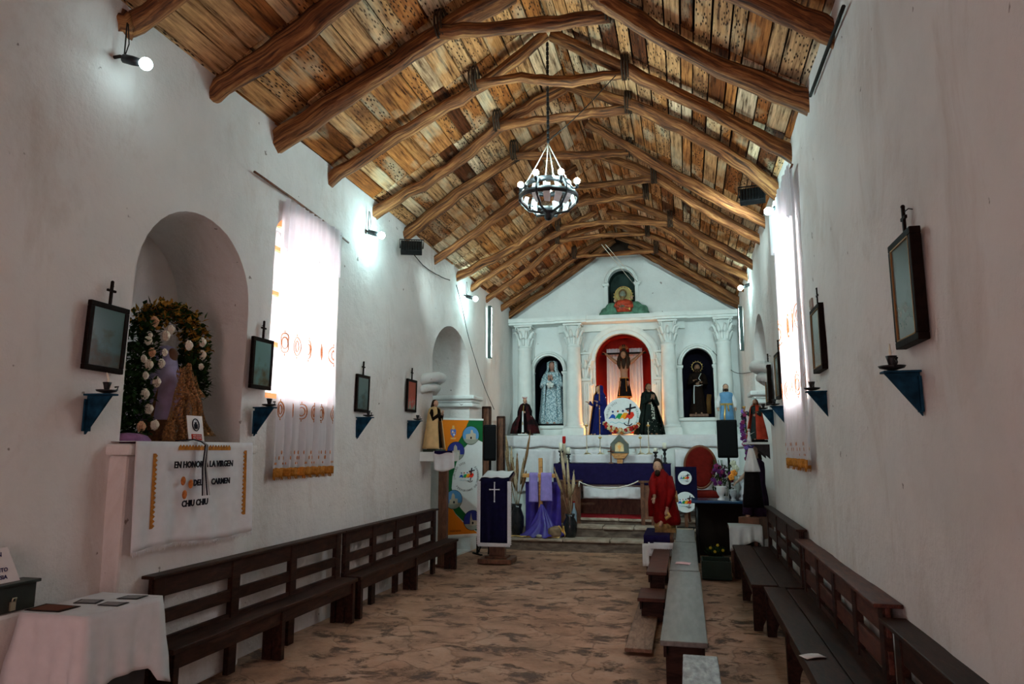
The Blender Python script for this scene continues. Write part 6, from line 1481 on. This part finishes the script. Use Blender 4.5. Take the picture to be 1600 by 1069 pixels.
KM = 1.0; kz = on_y(1035, 716, 10.8).z-BZ-.01
mb = MB(); mb.box(-.18, .20, -.14, .20, 0, .06); mb.ball((0, .02, .08), (.20, .17, .09), 20, 10, lambda d: 1+.18*noise.noise(d*4)); mb.build('rocky_base', M('gold_brown_rock', (.26, .14, .05), .6, 0, .5, 16, .6), t)
mb = MB(); mb.lathe([(.22, .10), (.24, .16), (.22, .38), (.20, .58), (.18, .72), (.15, .82), (.08, .89), (.05, .91)], 36, (.05, .04, 0), sy=.7, fold=.09, nf=9, lean=(-.15, -.06)); mb.build('robe', redc, t)
mb = MB(); hx = -.10; hz = kz-.135
mb.tube([(-.07, -.02, .84), (hx, -.05, hz-.02)], .05, 10); face(mb, (hx, -.06, hz), .105)
hand(mb, (-.16, -.24, .50), (-.2, -.6, -.5), .12, .6, 1); hand(mb, (.06, -.24, .34), (-.3, -.5, -.6), .12, .6, -1)
mb.tube([(-.07, -.02, .86), (.0, .03, .5), (-.02, -.02, .2), (-.05, -.10, .14), (-.08, -.20, .10)], [.06, .09, .06, .035, .025], 8); mb.tube([(0, 0, .8), (-.14, 0, .78), (-.2, -.08, .66), (-.16, -.24, .5)], .03, 8); mb.tube([(0, 0, .8), (.10, 0, .74), (.15, -.12, .56), (.06, -.24, .34)], .03, 8); mb.build('body', skin, t); eyes((hx, -.06, hz), .105, t)
mb = MB(); mb.tube([(-.14, .0, .80), (-.20, -.08, .68), (-.17, -.20, .52)], [.08, .08, .06], 10); mb.tube([(.10, .0, .76), (.15, -.12, .58), (.06, -.22, .36)], [.08, .08, .055], 10); mb.tube([(-.20, -.08, .60), (-.24, -.10, .42), (-.245, -.11, .22)], [.06, .055, .045], 10, ry=.6); mb.build('sleeves', redc, t)
mb = MB(); mb.ball((hx+.005, -.03, hz+.035), (.092, .095, .10), 16, 10, lambda d: .8 if d.y < -.3 and d.z < .5 else 1); mb.tube([(hx+.03, .02, hz), (hx+.08, .02, hz-.11), (hx+.09, -.02, hz-.20)], [.075, .06, .025], 10); mb.ball((hx, -.13, hz-.08), (.05, .035, .05), 10, 8); mb.build('hair', hair_b, t)
mb = MB(); mb.tube([(.02, -.18, .20), (.10, -.17, .24), (.05, -.20, .30)], .03, 8); mb.build('gold_cuff', gp, t)
mb = MB(); mb.tube([(.16, .05, .62), (.21, .02, .40), (.24, -.02, .12)], .012, 6); mb.tube([(.21, .02, .58), (.24, -.0, .42)], .03, 6, ry=.4); mb.build('cord', warmwood, t)
# blue table, basket clutter and urns
t = thing('blue_table', 'long dark table with a shiny blue edge at the right', 'table', (0, 0, 0))
a = on_y(1080, 779, 11.3); b = on_y(1196, 786, 11.3)
t.location = (a.x, 11.3, .0); L = 1.02
z = .93
mb = MB(); mb.box(0, L, 0, .60, z-.045, z); mb.build('tabletop', M('glossy_blue', (.012, .05, .12), .15, 0, .2, 6, .05), t, bevel=.012)
for x, y in ((.08, .08), (L-.1, .08), (.08, .5), (L-.1, .5)): mb = MB(); mb.tube([(x, y, z-.05), (x, y, .0)], .02, 8); mb.build('leg', iron, t)
mb = MB(); mb.box(.05, L-.05, .30, .33, .10, z-.05); mb.build('shade_panel', M('under_table_shade', (.012, .008, .006), .6), t)  # panel coloured black to paint the shade beneath the tabletop
def urn(label, x, y, z, s, m, pleats=0):
    t = thing('urn', label, 'vase', (x, y, z)); mb = MB()
    mb.lathe([(.05*s, 0), (.055*s, .02*s), (.025*s, .05*s), (.05*s, .09*s), (.075*s, .15*s), (.07*s, .19*s), (.085*s, .215*s), (.08*s, .22*s), (.06*s, .19*s), (.0, .16*s)], 24, fold=pleats, nf=8); mb.build('bowl', m, t)
    mb = MB(); mb.lathe([(.056*s, 0), (.058*s, .012*s)], 20); mb.build('foot', m, t); return t
urn('white pedestal urn on the blue table below the purple bouquet', on_y(1127, 776, 11.4).x, 11.42, z, .95, whitec)
urn('clear pleated glass vase on the blue table', on_y(1146, 778, 11.36).x, 11.38, z, .75, M('clear_grey_glass', (.45, .50, .54), .1, 0, .1), .12)
t = thing('white_ornament', 'white crystal-like ornament on the blue table beside the dark-clothed statue', 'ornament', (on_y(1166, 778, 11.4).x, 11.42, z))
mb = MB(); mb.lathe([(.09, 0), (.10, .03), (.07, .06), (.09, .12), (.06, .17), (.075, .24), (.05, .27), (0, .28)], 22, fold=.18, nf=7); mb.build('vase', M('frosted_glass', (.55, .60, .66), .2, 0, .15), t)
mb = MB()
for k in range(5): mb.tube([(.02*k-.04, 0, .20), (.05*k-.10, -.02, .36+.02*(k % 2))], [.03, .012], 8)
mb.build('stems', MATS['frosted_glass'], t)
plum = [M('purple_petal', (.13, .025, .14), .6, 0, .3, 20), M('magenta_petal', (.22, .03, .10), .6, 0, .3, 20), M('orange_petal', (.80, .30, .05), .6), M('pale_petal', (.60, .62, .48), .6), M('lilac_petal', (.20, .12, .42), .6)]
def flower(c, r, m, parent, n=5, sd=0):
    mb = MB(); c = Vector(c)
    for i in range(n):
        a = 2*PI*i/n+sd; d = Vector((math.cos(a), -.35, math.sin(a))); mb.ball(c+d*r*.55, (r*.48, r*.25, r*.48), 8, 5)
    mb.ball(c+Vector((0, -r*.4, 0)), r*.28, 8, 5); mb.build('flower', m, parent)
c = on_y(1133, 742, 11.5); t = thing('bouquet', 'bouquet of dark purple and orange flowers wrapped in grey paper on the blue table', 'flowers', (c.x, 11.62, z+.002))
rnd = random.Random(8)
fpos = [(rnd.uniform(-.19, .10), rnd.uniform(.22, .52)) for _ in range(24)]
for i, (x, zz) in enumerate(fpos): flower((x, rnd.uniform(-.10, .05), zz), .034, plum[0 if i % 3 else 1], t, sd=i)
flower((.13, -.10, .40), .055, plum[2], t); flower((.09, -.11, .34), .05, plum[2], t, sd=.5); flower((.16, -.08, .47), .06, plum[3], t); flower((.13, -.06, .55), .05, plum[3], t, sd=.7)
mb = MB()
for k in range(220): leaf(mb, (rnd.uniform(-.18, .14), rnd.uniform(-.06, .08), rnd.uniform(.10, .52)), (rnd.uniform(-1, 1), rnd.uniform(-1, .2), rnd.uniform(-.3, 1)), .08, .014)
mb.build('leaves', leafm, t)['kind'] = 'stuff'
mb = MB(); mb.lathe([(.03, 0), (.05, .10), (.11, .30), (.14, .36)], 20, (.16, -.05, 0), fold=.12, nf=6, caps=False, lean=(.25, 0)); mb.build('wrapping', M('grey_tissue', (.30, .34, .33), .6, 0, .1), t, solid=.003)
mb = MB()
for k in range(10): x = rnd.uniform(-.1, .1); mb.tube([(x*.3, 0, .05), (x, 0, .35), (x*1.7, -.0, .60)], .004, 5)
mb.build('stems', leafm, t)
# tall purple flower garland hanging by the right shelf
t = thing('flower_column', 'tall column of purple flowers between the right loudspeaker and the red-robed saint', 'flowers', (.93, 11.95, .95))
rnd = random.Random(12)
for i in range(46):
    zz = .05+1.33*i/46; x = .03*math.sin(zz*4)+rnd.uniform(-.045, .045)+(.10*(zz-1.0) if zz > 1 else 0); flower((x, rnd.uniform(-.06, .03), zz), .036, plum[(0, 4, 0, 1)[i % 4]], t, sd=i)
mb = MB(); mb.tube([(0, .02, -.03), (.02, .02, .7), (0, .02, 1.3)], .012, 6)
for k in range(160): zz = rnd.uniform(0, 1.35); leaf(mb, (.03*math.sin(zz*4), .02, zz), (rnd.uniform(-1, 1), rnd.uniform(-1, .2), rnd.uniform(-.5, .8)), .07, .014)
mb.build('stem', leafm, t)
mb = MB(); mb.lathe([(.10, -.95), (.12, -.7), (.08, -.2), (.10, -.03)], 20); mb.build('pot', black, t)
# shelf on the right wall with saint in red
t = thing('wall_shelf', 'white shelf on the right wall under the red-robed saint', 'shelf', (.80, 10.2, 1.765))
mb = MB(); mb.box(0, .31, 0, .75, 0, .03); mb.build('board', white, t, bevel=.004)
for y in (.06, .6): mb = MB(); mb.prism([(.30, -.0), (.30, -.20), (.08, 0)], 'y', y, y+.02); mb.build('support', iron, t)
t, P = saint('red_robed_saint', 'saint statue in a vermilion cape holding a small cup on the right wall shelf', (.955, 10.42, 1.797), -.75, .60, M('dark_tunic', (.03, .05, .05), .7), cloak=oranger, hands='open', width=.19, cape_w=.27, hair=M('auburn_hair', (.20, .05, .02), .6), beard=True, base=blackc, cape_front=.5)
mb = MB(); q = P(-.16, -.23, .69); mb.lathe([(.02, 0), (.008, .02), (.008, .04), (.022, .055), (.022, .075)], 12, tuple(q)); mb.build('cup', gold, t)
t = thing('angel_ornament', 'small white ornament beside the red-robed saint on the right shelf', 'ornament', (.84, 10.28, 1.797))
mb = MB(); mb.lathe([(.035, 0), (.03, .04), (.015, .10), (.02, .13), (.0, .15)], 14, fold=.15, nf=5); mb.ball((0, 0, .165), .018, 8, 6)
for sx in (-1, 1): leaf(mb, (0, .01, .09), (sx, .2, .6), .10, .025)
mb.build('figure', whitec, t)
# white cone cloth, dark clothed statue, wooden stand
t = thing('veiled_figure', 'small dark figure under a white conical veil with a violet ribbon, below the right shelf', 'statue', (.845, 10.16, 1.40))
mb = MB(); mb.lathe([(.105, .0), (.10, .03), (.07, .16), (.035, .30), (.02, .345)], 28, fold=.10, nf=8); mb.build('veil', whitec, t)
mb = MB(); mb.lathe([(.13, -.47), (.12, -.3), (.10, -.05), (.08, .06)], 24, fold=.06, nf=7); mb.build('body', blackc, t)
mb = MB(); mb.lathe([(.030, .31), (.034, .325), (.028, .34)], 16); mb.tube([(0, -.03, .325), (-.04, -.04, .35)], [.006, .014], 6); mb.tube([(0, -.03, .325), (.04, -.04, .35)], [.006, .014], 6); mb.tube([(0, 0, .34), (0, .03, .365)], .004, 5); mb.build('ribbon', violet, t)
t = thing('seated_statue', 'dark-clothed life-like statue with bare hand and foot beside the right wall', 'statue', (.97, 10.86, .46), -.5); t.scale = (.72, .8, 1)
mb = MB(); mb.lathe([(.20, .30), (.19, .55), (.15, .75), (.16, .95), (.15, 1.05), (.07, 1.11)], 30, (0, 0, 0), sy=.75, fold=.06, nf=8); mb.tube([(-.05, -.05, .55), (-.08, -.25, .55), (-.08, -.30, .32)], [.12, .11, .10], 12); mb.build('robe', M('dark_plum_robe', (.030, .014, .035), .7, 0, .3, 12, .3), t)
mb = MB(); mb.tube([(0, -.02, 1.16), (0, 0, 1.08), (0, 0, .8), (-.04, -.02, .5), (-.08, -.24, .50), (-.08, -.30, .36)], [.04, .05, .1, .09, .06, .045], 10); mb.tube([(0, 0, 1.0), (-.13, -.02, .98), (-.15, -.10, .92)], .035, 8); face(mb, (0, -.03, 1.22), .095)
mb.tube([(-.15, -.10, .92), (-.17, -.22, .86), (-.22, -.32, .80)], [.035, .03, .025], 10); hand(mb, (-.225, -.33, .795), (-.5, -.7, -.4), .14, .4, 1)
mb.tube([(-.08, -.30, .36), (-.08, -.30, .16), (-.08, -.29, .05)], [.045, .04, .03], 10); mb.tube([(-.08, -.28, .04), (-.09, -.40, .02)], [.034, .026], 8, ry=.7)
mb.build('body', M('pale_statue_skin', (.58, .42, .32), .5), t); eyes((0, -.03, 1.22), .095, t)
mb = MB(); mb.ball((0, .02, 1.25), (.085, .09, .10), 14, 10, lambda d: .8 if d.y < -.2 and d.z < .4 else 1); mb.tube([(0, .06, 1.22), (.02, .07, 1.08)], .07, 10, ry=.6); mb.build('hair', hair_b, t)
mb = MB(); mb.box(-.22, .20, -.42, .20, -.10 if 0 else 0, .30); mb.build('wooden_seat', M('reddish_box', (.16, .06, .03), .5, 0, .3, 8), t, bevel=.01)
# white clothed stand at the far end of the right pews
t = thing('low_stand', 'low stand draped in a pale satin cloth at the end of the right pews', 'table', (.72, 10.28, 0))
mb = MB(); mb.box(-.20, .20, .0, .34, .62, .66); mb.build('tabletop', brownw, t)
for x in (-.17, .14):
    for y in (.02, .29): mb = MB(); mb.box(x, x+.03, y, y+.03, 0, .62); mb.build('leg', brownw, t)
satin = M('pale_satin', (.62, .66, .66), .4, 0, .1, 8, .3)
o = cloth('satin_cloth', .52, .95, [(10.62, .67), (10.262, .67), (10.255, .65), (10.25, .40)], satin, None, .025, 3, .25, seed=3, nx=40); tag(o, 'pale satin cloth draped over the low stand and trailing down its left side', 'cloth')
# potted plant and box in the dark corner
t = thing('potted_plant', 'small plant with yellow blooms on the dark step behind the middle benches', 'plant', (.36, 10.9, 0))
mb = MB(); mb.lathe([(.08, 0), (.10, .16), (.11, .17), (.09, .15)], 18); mb.build('pot', black, t)
mb = MB(); rnd = random.Random(3)
for k in range(90): leaf(mb, (rnd.uniform(-.06, .06), rnd.uniform(-.06, .06), .16), (rnd.uniform(-1, 1), rnd.uniform(-1, 1), rnd.uniform(.3, 1.4)), .18, .014)
mb.build('leaves', leafm, t)['kind'] = 'stuff'
for k, (x, zz) in enumerate(((-.08, .30), (.02, .34), (.09, .27), (-.02, .25))): flower((x, -.10, zz), .022, M('yellow_bloom', (.62, .42, .04), .6), t, sd=k)
t = thing('dark_crate', 'dark open crate on the floor between the middle bench and right pews', 'crate', (.31, 10.15, .0)); t.scale = (.78, 1, 1)
for i, (x0, x1, y0, y1, z0, z1, nm) in enumerate(((-.22, .26, -.2, .25, .005, .03, 'base'), (-.22, .26, -.2, -.18, .03, .24, 'side'), (-.22, .26, .23, .25, .03, .24, 'side'), (-.22, -.2, -.18, .23, .03, .24, 'side'), (.24, .26, -.18, .23, .03, .24, 'side'))): mb = MB(); mb.box(x0, x1, y0, y1, z0, z1); mb.build(nm, M('dark_green_plastic', (.012, .03, .022), .3), t, bevel=.004)
